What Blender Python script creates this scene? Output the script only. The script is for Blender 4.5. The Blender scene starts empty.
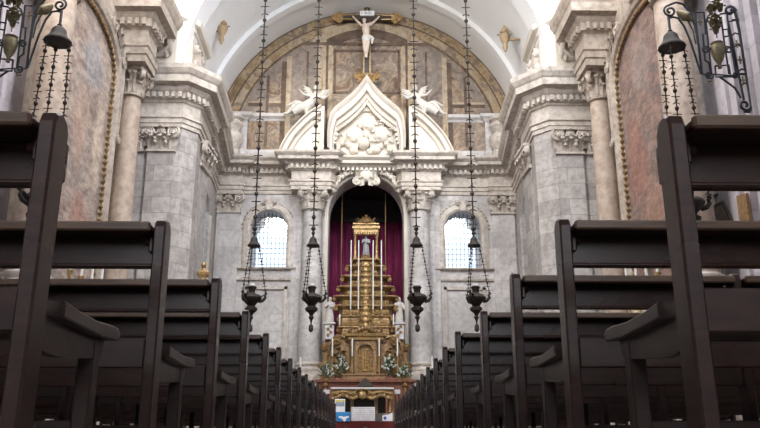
import bpy, math, random
from mathutils import Vector, Matrix
random.seed(7)
PI = math.pi
sc = bpy.context.scene
COL = sc.collection
# ------------------------------------------------------------------ camera
FPX = 770.0
TH = math.atan(222 / FPX)
PSI = math.atan(15 / FPX * math.cos(TH))
CZ = 0.12
cd = bpy.data.cameras.new('camera')
cam = bpy.data.objects.new('camera', cd)
COL.objects.link(cam)
cam.location = (0, 0, CZ)
cam.rotation_euler = (PI / 2 + TH, 0, -PSI)
cd.sensor_width = 36
cd.lens = FPX / 760 * 36
cd.clip_start = 0.02
cd.clip_end = 300
sc.camera = cam


def ray(px, py):
    a, b = (px - 380) / FPX, (214 - py) / FPX
    fw = math.cos(TH) - b * math.sin(TH)
    z = math.sin(TH) + b * math.cos(TH)
    c, s = math.cos(PSI), math.sin(PSI)
    return (a * c + fw * s, fw * c - a * s, z)


def PY(px, py, y):          # point of the place at depth y
    d = ray(px, py)
    t = y / d[1]
    return (d[0] * t, y, CZ + d[2] * t)


def PX(px, py, x):          # point of the place on the plane at x
    d = ray(px, py)
    t = x / d[0]
    return (x, d[1] * t, CZ + d[2] * t)


# ------------------------------------------------------------------ mesh builder
class MB:
    def __init__(s):
        s.v = []
        s.f = []

    def emit(s, vs, fs):
        b = len(s.v)
        s.v += [tuple(p) for p in vs]
        s.f += [tuple(i + b for i in f) for f in fs]
        return s

    def hexa(s, p):
        return s.emit(p, [(0, 3, 2, 1), (4, 5, 6, 7), (0, 1, 5, 4), (1, 2, 6, 5), (2, 3, 7, 6), (3, 0, 4, 7)])

    def box(s, x0, y0, z0, x1, y1, z1):
        x0, x1 = min(x0, x1), max(x0, x1)
        y0, y1 = min(y0, y1), max(y0, y1)
        z0, z1 = min(z0, z1), max(z0, z1)
        return s.hexa([(x0, y0, z0), (x1, y0, z0), (x1, y1, z0), (x0, y1, z0), (x0, y0, z1), (x1, y0, z1), (x1, y1, z1), (x0, y1, z1)])

    def cbox(s, x0, y0, z0, x1, y1, z1, c=0.01):   # chamfered box
        x0, x1 = min(x0, x1), max(x0, x1)
        y0, y1 = min(y0, y1), max(y0, y1)
        z0, z1 = min(z0, z1), max(z0, z1)
        c = min(c, (x1 - x0) * .4, (y1 - y0) * .4, (z1 - z0) * .4)
        rings = []
        for z, k in ((z0, c), (z0 + c, 0), (z1 - c, 0), (z1, c)):
            a, b, e, g = x0 + k, x1 - k, y0 + k, y1 - k
            q = c if k == 0 else c * .4
            rings.append([(a + q, e, z), (b - q, e, z), (b, e + q, z), (b, g - q, z), (b - q, g, z), (a + q, g, z), (a, g - q, z), (a, e + q, z)])
        return s.loft(rings, cap=True)

    def loft(s, rings, closed=True, cap=False, loop=False):
        n = len(rings[0])
        vs = [p for r in rings for p in r]
        fs = []
        m = len(rings)
        for i in range(m if loop else m - 1):
            i2 = (i + 1) % m
            for j in range(n if closed else n - 1):
                j2 = (j + 1) % n
                fs.append((i * n + j, i * n + j2, i2 * n + j2, i2 * n + j))
        if cap:
            fs.append(tuple(range(n))[::-1])
            fs.append(tuple((m - 1) * n + j for j in range(n)))
        return s.emit(vs, fs)

    def prism(s, poly, a, b, ax='y'):     # poly of (u, v); extruded along ax from a to b
        def P(u, v, w):
            return {'y': (u, w, v), 'x': (w, u, v), 'z': (u, v, w)}[ax]
        n = len(poly)
        vs = [P(u, v, a) for u, v in poly] + [P(u, v, b) for u, v in poly]
        fs = [tuple(range(n)), tuple(range(2 * n - 1, n - 1, -1))]
        fs += [(i, i + n, (i + 1) % n + n, (i + 1) % n) for i in range(n)]
        return s.emit(vs, fs)

    def lathe(s, prof, c=(0, 0, 0), n=16, axis=(0, 0, 1), sx=1, sy=1, cap=True, wob=None):
        q = Vector((0, 0, 1)).rotation_difference(Vector(axis).normalized()).to_matrix()
        rings = []
        for r, z in prof:
            ring = []
            for k in range(n):
                t = 2 * PI * k / n
                rr = r if wob is None else r * wob(t, z)
                p = q @ Vector((rr * math.cos(t) * sx, rr * math.sin(t) * sy, z))
                ring.append((p.x + c[0], p.y + c[1], p.z + c[2]))
            rings.append(ring)
        return s.loft(rings, cap=cap)

    def tube(s, pts, r, n=6, cap=True, loop=False):
        pts = [Vector(p) for p in pts]
        m = len(pts)
        rs = r if isinstance(r, (list, tuple)) else [r] * m
        rings = []
        up = None
        for i, p in enumerate(pts):
            if loop:
                t = pts[(i + 1) % m] - pts[i - 1]
            else:
                t = pts[min(i + 1, m - 1)] - pts[max(i - 1, 0)]
            if t.length < 1e-9:
                t = Vector((0, 0, 1))
            t.normalize()
            if up is None:
                up = Vector((0, 1, 0)) if abs(t.y) < .9 else Vector((1, 0, 0))
            a = t.cross(up)
            if a.length < 1e-6:
                up = Vector((1, 0, .3))
                a = t.cross(up)
            a.normalize()
            b = a.cross(t)
            up = b
            rings.append([tuple(p + (a * math.cos(2 * PI * k / n) + b * math.sin(2 * PI * k / n)) * rs[i]) for k in range(n)])
        return s.loft(rings, cap=cap and not loop, loop=loop)

    def ball(s, c, r, nu=10, nv=6, top=1, bot=0):
        if not isinstance(r, (list, tuple)):
            r = (r, r, r)
        rings = []
        for i in range(nv + 1):
            t = -PI / 2 + PI * i / nv
            rr = max(math.cos(t), .02)
            rings.append([(c[0] + r[0] * rr * math.cos(2 * PI * k / nu), c[1] + r[1] * rr * math.sin(2 * PI * k / nu), c[2] + r[2] * math.sin(t)) for k in range(nu)])
        return s.loft(rings, cap=True)

    def sweep(s, prof, path, cap=True, prof2=None, mixf=None):   # prof (out, z); outward = left of travel
        n = len(path)
        P = [Vector(p) for p in path]
        nor = []
        for i in range(n - 1):
            d = (P[i + 1] - P[i]).normalized()
            nor.append(Vector((-d.y, d.x)))
        rings = []
        for i in range(n):
            a = nor[max(i - 1, 0)]
            b = nor[min(i, n - 2)]
            m = a + b
            m = m / max(m.length_squared, .3) * 2 if m.length > 1e-6 else a
            k = mixf[i] if mixf else 0
            rings.append([(P[i].x + m.x * o, P[i].y + m.y * o, z + (z2 - z) * k) for (o, z), (_, z2) in zip(prof, prof2 or prof)])
        return s.loft(rings, closed=True, cap=cap)

    def dentils(s, path, o0, o1, z0, z1, w, gap, dz=None):
        for i in range(len(path) - 1):
            a, b = Vector(path[i]), Vector(path[i + 1])
            L = (b - a).length
            if L < w * 3:
                continue
            d = (b - a) / L
            nn = Vector((-d.y, d.x))
            k = int((L + o1) / (w + gap))
            for j in range(k + 1):
                t = j * (w + gap)
                if t + w > L + o1 * .5:
                    break
                q = [a + d * t + nn * o0, a + d * (t + w) + nn * o0, a + d * (t + w) + nn * o1, a + d * t + nn * o1]
                e = dz[i] + (dz[i + 1] - dz[i]) * t / L if dz else 0
                s.hexa([(p.x, p.y, z0 + e) for p in q] + [(p.x, p.y, z1 + e) for p in q])
        return s

    def leaf(s, p, nrm, w, h, out=.35):   # a curled acanthus leaf
        n = Vector((nrm[0], nrm[1], 0)).normalized()
        t = Vector((-n.y, n.x, 0))
        p = Vector(p)
        rows = []
        for i, (k, o, z) in enumerate(((.8, .03, 0), (1, .06, .35), (1.05, .12, .65), (.95, .26, .9), (.6, .42, 1.0), (.25, .45, .86))):
            c = p + n * o * h * out / .35 + Vector((0, 0, z * h))
            row = []
            for u in (-1, -.5, 0, .5, 1):
                q = c + t * u * w * .5 * k + n * (.06 * h * (1 - abs(u)) - .05 * h * (abs(u) == .5))
                row.append(tuple(q))
            rows.append(row)
        return s.loft(rows, closed=False)

    def scroll(s, c, axis, R, th, n=14):   # a volute: stepped disc with an eye
        s.lathe([(R, -th / 2), (R, th / 2), (R * .82, th / 2 + R * .12), (R * .7, th / 2 - R * .05), (R * .5, th / 2 + R * .1), (R * .38, th / 2), (R * .22, th / 2 + R * .22), (.01, th / 2 + R * .3)], c, n, axis)
        return s

    def curl(s, c, r0, turns, a0, r, plane='xz', sgn=1, n=5, steps=18, y=None):   # wrought spiral
        pts = []
        for i in range(steps + 1):
            t = i / steps
            a = a0 + sgn * turns * 2 * PI * t
            rr = r0 * (1 - .8 * t)
            u, v = rr * math.cos(a), rr * math.sin(a)
            pts.append((c[0] + u, c[1], c[2] + v) if plane == 'xz' else (c[0], c[1] + u, c[2] + v))
        return s.tube(pts, r, n)

    def mirror(s):
        m = MB()
        m.v = [(-x, y, z) for x, y, z in s.v]
        m.f = [f[::-1] for f in s.f]
        return m

    def shift(s, d):
        s.v = [(x + d[0], y + d[1], z + d[2]) for x, y, z in s.v]
        return s

    def xf(s, M):
        s.v = [tuple(M @ Vector(p)) for p in s.v]
        return s

    def add(s, o):
        return s.emit(o.v, o.f)

    def mesh(s, name, mat, smooth=False, off=(0, 0, 0)):
        me = bpy.data.meshes.new(name)
        me.from_pydata([(x - off[0], y - off[1], z - off[2]) for x, y, z in s.v], [], s.f)
        import bmesh
        bm = bmesh.new()
        bm.from_mesh(me)
        bmesh.ops.recalc_face_normals(bm, faces=bm.faces)
        bm.to_mesh(me)
        bm.free()
        if smooth:
            me.polygons.foreach_set('use_smooth', [True] * len(me.polygons))
            try:
                me.set_sharp_from_angle(angle=math.radians(38))
            except Exception:
                pass
        me.materials.append(mat)
        return me

    def build(s, name, mat, parent, smooth=False, label=None):
        r = parent
        while r.parent:
            r = r.parent
        o = bpy.data.objects.new(name, s.mesh(name, mat, smooth, r.location))
        COL.objects.link(o)
        o.parent = parent
        if label:
            o['label'] = label
        return o

    def single(s, name, mat, label, cat, base=None, group=None, smooth=False):
        if base is None:
            xs, ys, zs = zip(*s.v)
            base = ((min(xs) + max(xs)) / 2, (min(ys) + max(ys)) / 2, min(zs))
        o = bpy.data.objects.new(name, s.mesh(name, mat, smooth, base))
        COL.objects.link(o)
        o.location = base
        tag(o, label, cat, group)
        return o

    def struct(s, name, mat, smooth=False, parent=None):
        o = bpy.data.objects.new(name, s.mesh(name, mat, smooth))
        COL.objects.link(o)
        if parent:
            o.parent = parent
        else:
            o['kind'] = 'structure'
        return o


def tag(o, label, cat, group=None):
    o['label'] = label
    o['category'] = cat
    o['kind'] = 'thing'
    if group:
        o['group'] = group


def thing(name, label, cat, loc, group=None):
    o = bpy.data.objects.new(name, None)
    COL.objects.link(o)
    o.location = loc
    o.empty_display_size = .1
    tag(o, label, cat, group)
    return o


def remesh(o, vox, smooth=2):
    m = o.modifiers.new('skin_surface', 'REMESH')
    m.mode = 'VOXEL'
    m.voxel_size = vox
    m.use_smooth_shade = True
    if smooth:
        k = o.modifiers.new('soften', 'SMOOTH')
        k.factor = .5
        k.iterations = smooth
    return o


# ------------------------------------------------------------------ materials
def newmat(name):
    m = bpy.data.materials.new(name)
    m.use_nodes = True
    nt = m.node_tree
    b = nt.nodes['Principled BSDF']
    return m, nt, b


def N(nt, t, **k):
    n = nt.nodes.new(t)
    for a, v in k.items():
        setattr(n, a, v)
    return n


def ramp(nt, stops):
    r = N(nt, 'ShaderNodeValToRGB')
    while len(r.color_ramp.elements) < len(stops):
        r.color_ramp.elements.new(.5)
    for e, (p, c) in zip(r.color_ramp.elements, stops):
        e.position = p
        e.color = (*c, 1)
    return r


def mixc(nt, fac, a, b, mode='MIX'):
    m = N(nt, 'ShaderNodeMix', data_type='RGBA', blend_type=mode)
    for sock, v in ((m.inputs[0], fac), (m.inputs[6], a), (m.inputs[7], b)):
        if hasattr(v, 'links'):
            nt.links.new(v, sock)
        elif isinstance(v, (int, float)):
            sock.default_value = v
        else:
            sock.default_value = (*v, 1)
    return m.outputs[2]


def coords(nt):
    return N(nt, 'ShaderNodeNewGeometry').outputs['Position']


def noise(nt, vec, scale, detail=4, rough=.55, stretch=None, dist=0):
    if stretch:
        mp = N(nt, 'ShaderNodeMapping')
        mp.inputs['Scale'].default_value = stretch
        nt.links.new(vec, mp.inputs[0])
        vec = mp.outputs[0]
    n = N(nt, 'ShaderNodeTexNoise')
    n.inputs['Scale'].default_value = scale
    n.inputs['Detail'].default_value = detail
    n.inputs['Roughness'].default_value = rough
    n.inputs['Distortion'].default_value = dist
    nt.links.new(vec, n.inputs['Vector'])
    return n.outputs[0]


def bump(nt, b, h, strength=.3, dist=.02):
    n = N(nt, 'ShaderNodeBump')
    n.inputs['Strength'].default_value = strength
    n.inputs['Distance'].default_value = dist
    nt.links.new(h, n.inputs['Height'])
    nt.links.new(n.outputs[0], b.inputs['Normal'])


def simple(name, c, rough=.6, metal=0, var=.25, scale=6, bmp=0, spec=.5, stretch=None, c2=None):
    m, nt, b = newmat(name)
    v = N(nt, 'ShaderNodeTexCoord').outputs['Object']
    n = noise(nt, v, scale, 5, .6, stretch)
    d = c2 or tuple(x * (1 - var) for x in c)
    r = ramp(nt, [(.3, d), (.7, c)])
    nt.links.new(n, r.inputs[0])
    nt.links.new(r.outputs[0], b.inputs['Base Color'])
    b.inputs['Roughness'].default_value = rough
    b.inputs['Metallic'].default_value = metal
    b.inputs['Specular IOR Level'].default_value = spec
    if bmp:
        bump(nt, b, n, bmp)
    return m


def stone(name, c1, c2, stain, joints=True, bw=1.3, bh=.62, jc=.62, vein=.0):
    m, nt, b = newmat(name)
    p = coords(nt)
    n1 = noise(nt, p, .55, 6, .62, (1, 1, .55))
    n2 = noise(nt, p, 4.5, 5, .6)
    r = ramp(nt, [(.32, c2), (.62, c1)])
    nt.links.new(n1, r.inputs[0])
    rs = ramp(nt, [(.42, (0, 0, 0)), (.68, (.75, .75, .75))])
    nt.links.new(n2, rs.inputs[0])
    col = mixc(nt, rs.outputs[0], r.outputs[0], stain)
    if joints:
        sp = N(nt, 'ShaderNodeSeparateXYZ')
        nt.links.new(p, sp.inputs[0])
        ad = N(nt, 'ShaderNodeMath', operation='ADD')
        nt.links.new(sp.outputs[0], ad.inputs[0])
        nt.links.new(sp.outputs[1], ad.inputs[1])
        cb = N(nt, 'ShaderNodeCombineXYZ')
        nt.links.new(ad.outputs[0], cb.inputs[0])
        nt.links.new(sp.outputs[2], cb.inputs[1])
        br = N(nt, 'ShaderNodeTexBrick')
        br.inputs['Scale'].default_value = 1
        br.inputs['Brick Width'].default_value = bw
        br.inputs['Row Height'].default_value = bh
        br.inputs['Mortar Size'].default_value = .018
        br.inputs['Mortar Smooth'].default_value = .4
        br.inputs['Color1'].default_value = (1, 1, 1, 1)
        br.inputs['Color2'].default_value = (.72, .71, .71, 1)
        br.inputs['Mortar'].default_value = (jc, jc, jc, 1)
        nt.links.new(cb.outputs[0], br.inputs['Vector'])
        col = mixc(nt, 1.0, col, br.outputs[0], 'MULTIPLY')
    nt.links.new(col, b.inputs['Base Color'])
    b.inputs['Roughness'].default_value = .62
    bump(nt, b, n2, .15)
    return m


M = {}
M['stone'] = stone('grey_white_stone', (.55, .51, .48), (.39, .355, .335), (.26, .23, .21))
M['trim'] = stone('carved_stone', (.62, .56, .50), (.44, .385, .335), (.29, .24, .20), joints=False)
M['warmtrim'] = stone('warm_carved_stone', (.47, .40, .335), (.33, .27, .22), (.20, .155, .12), joints=False)
M['backstone'] = stone('pale_stone', (.68, .65, .63), (.52, .49, .48), (.40, .36, .345), bw=1.8, bh=.8, jc=.78)
M['lilac'] = stone('nave_wall_stone', (.62, .57, .60), (.50, .46, .49), (.44, .40, .42), bw=1.5, bh=.75, jc=.75)
M['column'] = stone('beige_marble', (.47, .375, .30), (.34, .26, .20), (.24, .175, .135), joints=False)
M['plaster'] = simple('white_plaster', (.86, .86, .86), .7, var=.05, scale=.5)
M['white'] = simple('white_marble', (.74, .71, .67), .5, var=.2, scale=3)
M['oldwhite'] = simple('weathered_white_marble', (.58, .54, .49), .55, var=.35, scale=9)
M['pediment'] = simple('cream_stone', (.68, .62, .54), .6, var=.2, scale=1.2, bmp=.1)
M['gilt'] = simple('gilded_wood', (.36, .225, .095), .42, .4, scale=9, bmp=.7, c2=(.085, .045, .022))
M['gilt2'] = simple('bright_gilt', (.60, .42, .19), .38, .5, scale=11, bmp=.5, c2=(.20, .115, .05))
M['walnut'] = simple('carved_brown_wood', (.40, .245, .115), .45, .15, scale=9, bmp=.6, c2=(.14, .075, .035))
M['bronze'] = simple('dark_bronze', (.036, .028, .022), .65, .0, spec=.25, var=.55, scale=12)
M['iron'] = simple('black_iron', (.02, .022, .03), .5, .3, var=.3)
M['brass'] = simple('old_brass', (.20, .165, .09), .5, .4, var=.5, scale=10)
M['wax'] = simple('white_wax', (.66, .66, .64), .5, var=.05)
M['paper'] = simple('white_card', (.80, .80, .82), .7, var=.04)
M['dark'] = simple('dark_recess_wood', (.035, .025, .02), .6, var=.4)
M['redwood'] = simple('red_brown_marble', (.24, .085, .05), .4, var=.5, scale=5)
M['cloth'] = simple('white_cloth', (.56, .55, .56), .85, var=.06)
M['green'] = simple('leaf_green', (.16, .22, .11), .6, var=.45, scale=20)
M['petal'] = simple('white_petals', (.80, .82, .78), .7, var=.1)
M['pink'] = simple('pink_petals', (.68, .26, .24), .7, var=.4, scale=30)
M['skin'] = simple('painted_flesh', (.70, .58, .48), .5, var=.2)
M['robe'] = simple('grey_blue_robe', (.34, .36, .40), .5, c2=(.18, .16, .17), scale=8)
M['crosswood'] = simple('dark_cross_wood', (.05, .035, .025), .5, var=.3)
M['rope'] = simple('ochre_rope', (.30, .17, .08), .8)
M['tan'] = simple('tan_panel', (.42, .30, .17), .6, var=.3)


def wood():
    m, nt, b = newmat('dark_stained_wood')
    v = N(nt, 'ShaderNodeTexCoord').outputs['Object']
    n = noise(nt, v, 9, 6, .65, (.6, 4, 4), .6)
    n2 = noise(nt, v, 2.2, 3, .5)
    r = ramp(nt, [(.3, (.019, .009, .007)), (.6, (.060, .026, .017)), (.8, (.105, .050, .029))])
    nt.links.new(n, r.inputs[0])
    col = mixc(nt, n2, r.outputs[0], (.030, .020, .019))
    nt.links.new(col, b.inputs['Base Color'])
    rr = ramp(nt, [(.3, (.22, .22, .22)), (.7, (.42, .42, .42))])
    nt.links.new(n2, rr.inputs[0])
    nt.links.new(rr.outputs[0], b.inputs['Roughness'])
    b.inputs['Specular IOR Level'].default_value = .4
    bump(nt, b, n, .12, .004)
    return m


M['wood'] = wood()
M['wornlitwood'] = simple('worn_lit_wood_edge', (.15, .09, .055), .4, scale=7, c2=(.06, .035, .022), stretch=(.5, 4, 4))  # worn ledge edges; the light they catch is in the paler brown too


def fresco(name, stops, scale=.42, stretch=(1, 1, 1), dist=1.2):
    m, nt, b = newmat(name)
    p = coords(nt)
    n = noise(nt, p, scale, 7, .62, stretch, dist)
    r = ramp(nt, stops)
    nt.links.new(n, r.inputs[0])
    n2 = noise(nt, p, 3.2, 5, .7, None, .5)
    r2 = ramp(nt, [(.3, (.62, .60, .60)), (.7, (1.1, 1.08, 1.05))])
    nt.links.new(n2, r2.inputs[0])
    r2.color_ramp.elements[0].color = (.45, .43, .42, 1)
    r2.color_ramp.elements[1].color = (.92, .9, .87, 1)
    nt.links.new(mixc(nt, 1.0, r.outputs[0], r2.outputs[0], 'MULTIPLY'), b.inputs['Base Color'])
    b.inputs['Roughness'].default_value = .8
    return m


M['fresco'] = fresco('painted_plaster', [(.28, (.07, .045, .03)), (.38, (.20, .13, .085)), (.46, (.42, .32, .23)), (.52, (.22, .17, .14)), (.6, (.46, .37, .29)), (.68, (.28, .22, .18)), (.78, (.58, .50, .40))], .6, (1, 1, 1), 1.6)
M['frescoarch'] = fresco('painted_arch_stone', [(.28, (.12, .08, .05)), (.42, (.36, .25, .14)), (.52, (.52, .40, .25)), (.6, (.26, .20, .16)), (.72, (.36, .30, .25))], .8)
M['frescogrey'] = fresco('painted_grey_wall', [(.3, (.17, .13, .105)), (.45, (.34, .28, .235)), (.58, (.25, .21, .185)), (.75, (.46, .39, .32))], .7)
M['frescodark'] = fresco('painted_brown_shade', [(.25, (.06, .04, .03)), (.5, (.15, .10, .07)), (.75, (.25, .18, .13))], .8)
M['frescolight'] = fresco('painted_light_pilaster', [(.3, (.30, .22, .14)), (.5, (.55, .44, .31)), (.7, (.40, .34, .28))], 1.0, (3, 1, .5))


def canvas(name, stops, blobs):
    m, nt, b = newmat(name)
    p = coords(nt)
    n = noise(nt, p, 1.3, 9, .72, (1, .42, 1.0), .8)
    r = ramp(nt, stops)
    nt.links.new(n, r.inputs[0])
    col = r.outputs[0]
    sp = N(nt, 'ShaderNodeSeparateXYZ')
    w = N(nt, 'ShaderNodeMix', data_type='VECTOR')
    nz = N(nt, 'ShaderNodeTexNoise')
    nz.inputs['Scale'].default_value = 1.6
    nt.links.new(p, nz.inputs['Vector'])
    ma = N(nt, 'ShaderNodeVectorMath', operation='MULTIPLY_ADD')
    nt.links.new(nz.outputs[1], ma.inputs[0])
    ma.inputs[1].default_value = (1, 1, 1)
    nt.links.new(p, ma.inputs[2])
    nt.links.new(ma.outputs[0], sp.inputs[0])
    nt.nodes.remove(w)
    for (cy, cz, ry, rz, c, k) in blobs:
        terms = []
        for o, cc, rr in ((sp.outputs[1], cy + .5, ry), (sp.outputs[2], cz + .5, rz)):
            a = N(nt, 'ShaderNodeMath', operation='SUBTRACT')
            nt.links.new(o, a.inputs[0])
            a.inputs[1].default_value = cc
            d = N(nt, 'ShaderNodeMath', operation='DIVIDE')
            nt.links.new(a.outputs[0], d.inputs[0])
            d.inputs[1].default_value = rr
            q = N(nt, 'ShaderNodeMath', operation='POWER')
            nt.links.new(d.outputs[0], q.inputs[0])
            q.inputs[1].default_value = 2
            terms.append(q.outputs[0])
        s_ = N(nt, 'ShaderNodeMath', operation='ADD')
        nt.links.new(terms[0], s_.inputs[0])
        nt.links.new(terms[1], s_.inputs[1])
        mr = N(nt, 'ShaderNodeMapRange')
        mr.inputs[1].default_value = 1.2
        mr.inputs[2].default_value = .5
        mr.inputs[3].default_value = 0
        mr.inputs[4].default_value = k
        nt.links.new(s_.outputs[0], mr.inputs[0])
        col = mixc(nt, mr.outputs[0], col, c)
    n2 = noise(nt, p, 6, 5, .7, (1, .5, .9))
    r2 = ramp(nt, [(.35, (.5, .48, .47)), (.65, (1.2, 1.15, 1.12))])
    nt.links.new(n2, r2.inputs[0])
    nt.links.new(mixc(nt, 1.0, col, r2.outputs[0], 'MULTIPLY'), b.inputs['Base Color'])
    b.inputs['Roughness'].default_value = .45
    return m


M['canvasL'] = canvas('old_painting_pale', [(.3, (.12, .085, .07)), (.42, (.30, .225, .19)), (.52, (.45, .37, .315)), (.6, (.26, .215, .20)), (.75, (.42, .38, .35))],
                      [(23.6, 9.2, .5, 1.6, (.58, .48, .40), .8), (22.6, 11.6, 1.0, .9, (.34, .38, .42), .5), (22.6, 6.4, .7, 1.0, (.36, .17, .13), .6), (24.4, 12.2, .7, .7, (.5, .42, .34), .5), (22.0, 9.2, .5, 1.5, (.45, .30, .24), .6)])
M['canvasR'] = canvas('old_painting_reddish', [(.3, (.07, .045, .04)), (.42, (.20, .135, .115)), (.5, (.31, .21, .175)), (.58, (.16, .125, .12)), (.75, (.28, .24, .225))],
                      [(23.2, 8.6, .8, 1.6, (.34, .15, .11), .6), (24.4, 10.6, .5, 1.4, (.36, .30, .27), .5), (22.2, 11.6, .9, 1.0, (.30, .25, .23), .6), (22.2, 6.8, .8, .9, (.36, .21, .15), .6)])


def curtainmat():
    m, nt, b = newmat('purple_velvet')
    p = coords(nt)
    n = noise(nt, p, 3, 3, .5, (4, 1, .3))
    r = ramp(nt, [(.3, (.13, .006, .048)), (.7, (.34, .022, .125))])
    nt.links.new(n, r.inputs[0])
    nt.links.new(r.outputs[0], b.inputs['Base Color'])
    b.inputs['Roughness'].default_value = .8
    b.inputs['Sheen Weight'].default_value = .2
    return m


M['curtain'] = curtainmat()


def glassmat():
    m, nt, b = newmat('window_glass')
    nt.nodes.remove(b)
    o = nt.nodes['Material Output']
    t = N(nt, 'ShaderNodeBsdfTransparent')
    t.inputs[0].default_value = (.96, .98, 1, 1)
    g = N(nt, 'ShaderNodeBsdfGlossy')
    g.inputs['Roughness'].default_value = .1
    mx = N(nt, 'ShaderNodeMixShader')
    mx.inputs[0].default_value = .08
    nt.links.new(t.outputs[0], mx.inputs[1])
    nt.links.new(g.outputs[0], mx.inputs[2])
    nt.links.new(mx.outputs[0], o.inputs[0])
    return m


M['glass'] = glassmat()


def carpetmat():
    m, nt, b = newmat('red_patterned_carpet')
    p = coords(nt)
    v = N(nt, 'ShaderNodeTexVoronoi')
    v.inputs['Scale'].default_value = 2.6
    nt.links.new(p, v.inputs['Vector'])
    r = ramp(nt, [(.22, (.20, .18, .16)), (.34, (.06, .035, .03)), (.40, (.085, .010, .009)), (.8, (.11, .012, .010))])
    nt.links.new(v.outputs[0], r.inputs[0])
    nt.links.new(r.outputs[0], b.inputs['Base Color'])
    b.inputs['Roughness'].default_value = .95
    return m


M['carpet'] = carpetmat()


def floormat():
    m, nt, b = newmat('worn_stone_floor')
    p = coords(nt)
    c = N(nt, 'ShaderNodeTexChecker')
    c.inputs['Scale'].default_value = 1.6
    c.inputs['Color1'].default_value = (.22, .19, .17, 1)
    c.inputs['Color2'].default_value = (.12, .10, .09, 1)
    nt.links.new(p, c.inputs['Vector'])
    n = noise(nt, p, 3, 5)
    nt.links.new(mixc(nt, .5, c.outputs[0], n, 'MULTIPLY'), b.inputs['Base Color'])
    b.inputs['Roughness'].default_value = .5
    return m


M['floor'] = floormat()

# ------------------------------------------------------------------ architecture
ZT = 13.8           # top of the great cornice
BW = 36.0           # back wall of the chancel
VR = 7.7            # chancel vault radius


def arch_wall(mb, u0, u1, z0, z1, ops, Mp, T, seg=16):
    ops = sorted(ops, key=lambda o: o[0])

    def cell(a, b, za, zb, zc, zd):      # quad (a,za)-(b,zb)-(b,zd)-(a,zc)
        mb.hexa([Mp(a, 0, za), Mp(b, 0, zb), Mp(b, T, zb), Mp(a, T, za), Mp(a, 0, zc), Mp(b, 0, zd), Mp(b, T, zd), Mp(a, T, zc)])
    x = u0
    for (a, b, s0, sp, rise) in ops:
        if a > x:
            cell(x, a, z0, z0, z1, z1)
        if s0 > z0:
            cell(a, b, z0, z0, s0, s0)
        for i in range(seg):
            t0, t1 = PI - PI * i / seg, PI - PI * (i + 1) / seg
            c, r = (a + b) / 2, (b - a) / 2
            cell(c + r * math.cos(t0), c + r * math.cos(t1), sp + rise * math.sin(t0), sp + rise * math.sin(t1), z1, z1)
        x = b
    if x < u1:
        cell(x, u1, z0, z0, z1, z1)


MB().box(-9.6, -5, -.3, 9.6, 27, 0).struct('floor', M['floor'])
f2 = MB()
f2.box(-9.6, 28.2, -.3, 9.6, 36, .9)
f2.box(-9.6, 27.6, -.3, 9.6, 28.2, .6)
f2.box(-9.6, 27.0, -.3, 9.6, 27.6, .3)
f2.struct('floor_sanctuary', M['floor'])

# back wall with the niche and two arched windows
WINL = (-5.57, -3.80, 7.80, 9.78, .885)
WINR = (3.80, 5.57, 7.80, 9.78, .885)
NICHE = (-1.82, 1.82, .9, 10.5, 1.92)
w = MB()
arch_wall(w, -7.8, 7.8, .5, ZT, [WINL, NICHE, WINR], lambda u, d, z: (u, BW + d, z), 1.3)
w.box(-7.8, BW, ZT, 7.8, BW + 1.3, 22)
w.struct('wall_back', M['backstone'])
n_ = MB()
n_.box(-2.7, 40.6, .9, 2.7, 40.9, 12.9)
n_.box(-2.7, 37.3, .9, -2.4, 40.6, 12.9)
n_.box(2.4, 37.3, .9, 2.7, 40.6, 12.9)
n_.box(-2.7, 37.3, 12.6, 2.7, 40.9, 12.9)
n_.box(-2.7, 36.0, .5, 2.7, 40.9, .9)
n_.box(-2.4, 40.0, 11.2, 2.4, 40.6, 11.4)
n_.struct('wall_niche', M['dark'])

# chancel side walls and piers
for s, nm in ((-1, 'left'), (1, 'right')):
    w = MB()
    A, B_, C_, D_ = (6.6, 28.2), (6.72, 31.0), (6.95, 31.0), (7.3, 36)
    poly = [(7.1, 27.6), A, B_, C_]
    w.prism([(s * x, y) for x, y in [(9.6, 27.6)] + poly + [(6.95, 31.01), (9.6, 31.01)]], 0, ZT, 'z')
    # splayed wall with the tall side window

    def mp(u, d, z, s=s):
        t = u / 4.99
        return (s * (6.95 + .35 * t + d), 31.0 + t * 5.0, z)
    arch_wall(w, 0, 4.99, 0, ZT, [(.9, 2.9, 5.2, 9.6, .9)], mp, .9)
    w.struct('wall_chancel_' + nm, M['stone'])
    # nave wall
    w = MB()
    w.box(s * 9.3, -5, 0, s * 9.9, 27.6, 24.5)
    w.struct('wall_' + nm, M['lilac'])
    # flat strips on the nave wall
    t = MB()
    for y0, y1 in ((14.9, 15.8), (16.1, 16.95), (17.3, 18.0), (10.5, 11.8)):
        t.box(s * 9.12, y0, 0, s * 9.31, y1, 15)
        t.box(s * 9.02, y0 + .3, 0, s * 9.13, y1 - .3, 15)
    t.struct('trim_1' if s < 0 else 'trim_2', M['lilac'])
MB().box(-9.9, -5.3, 0, 9.9, -5, 24.5).struct('wall_rear', M['lilac'])

# vaults
def vault(mb, R, zc, y0, y1, th=.3, n=40, a0=0, a1=PI):
    rings = []
    for i in range(n + 1):
        a = a0 + (a1 - a0) * i / n
        c, q = math.cos(a), math.sin(a)
        rings.append([(R * c, y0, zc + R * q), (R * c, y1, zc + R * q), ((R + th) * c, y1, zc + (R + th) * q), ((R + th) * c, y0, zc + (R + th) * q)])
    mb.loft(rings, cap=True)


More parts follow.
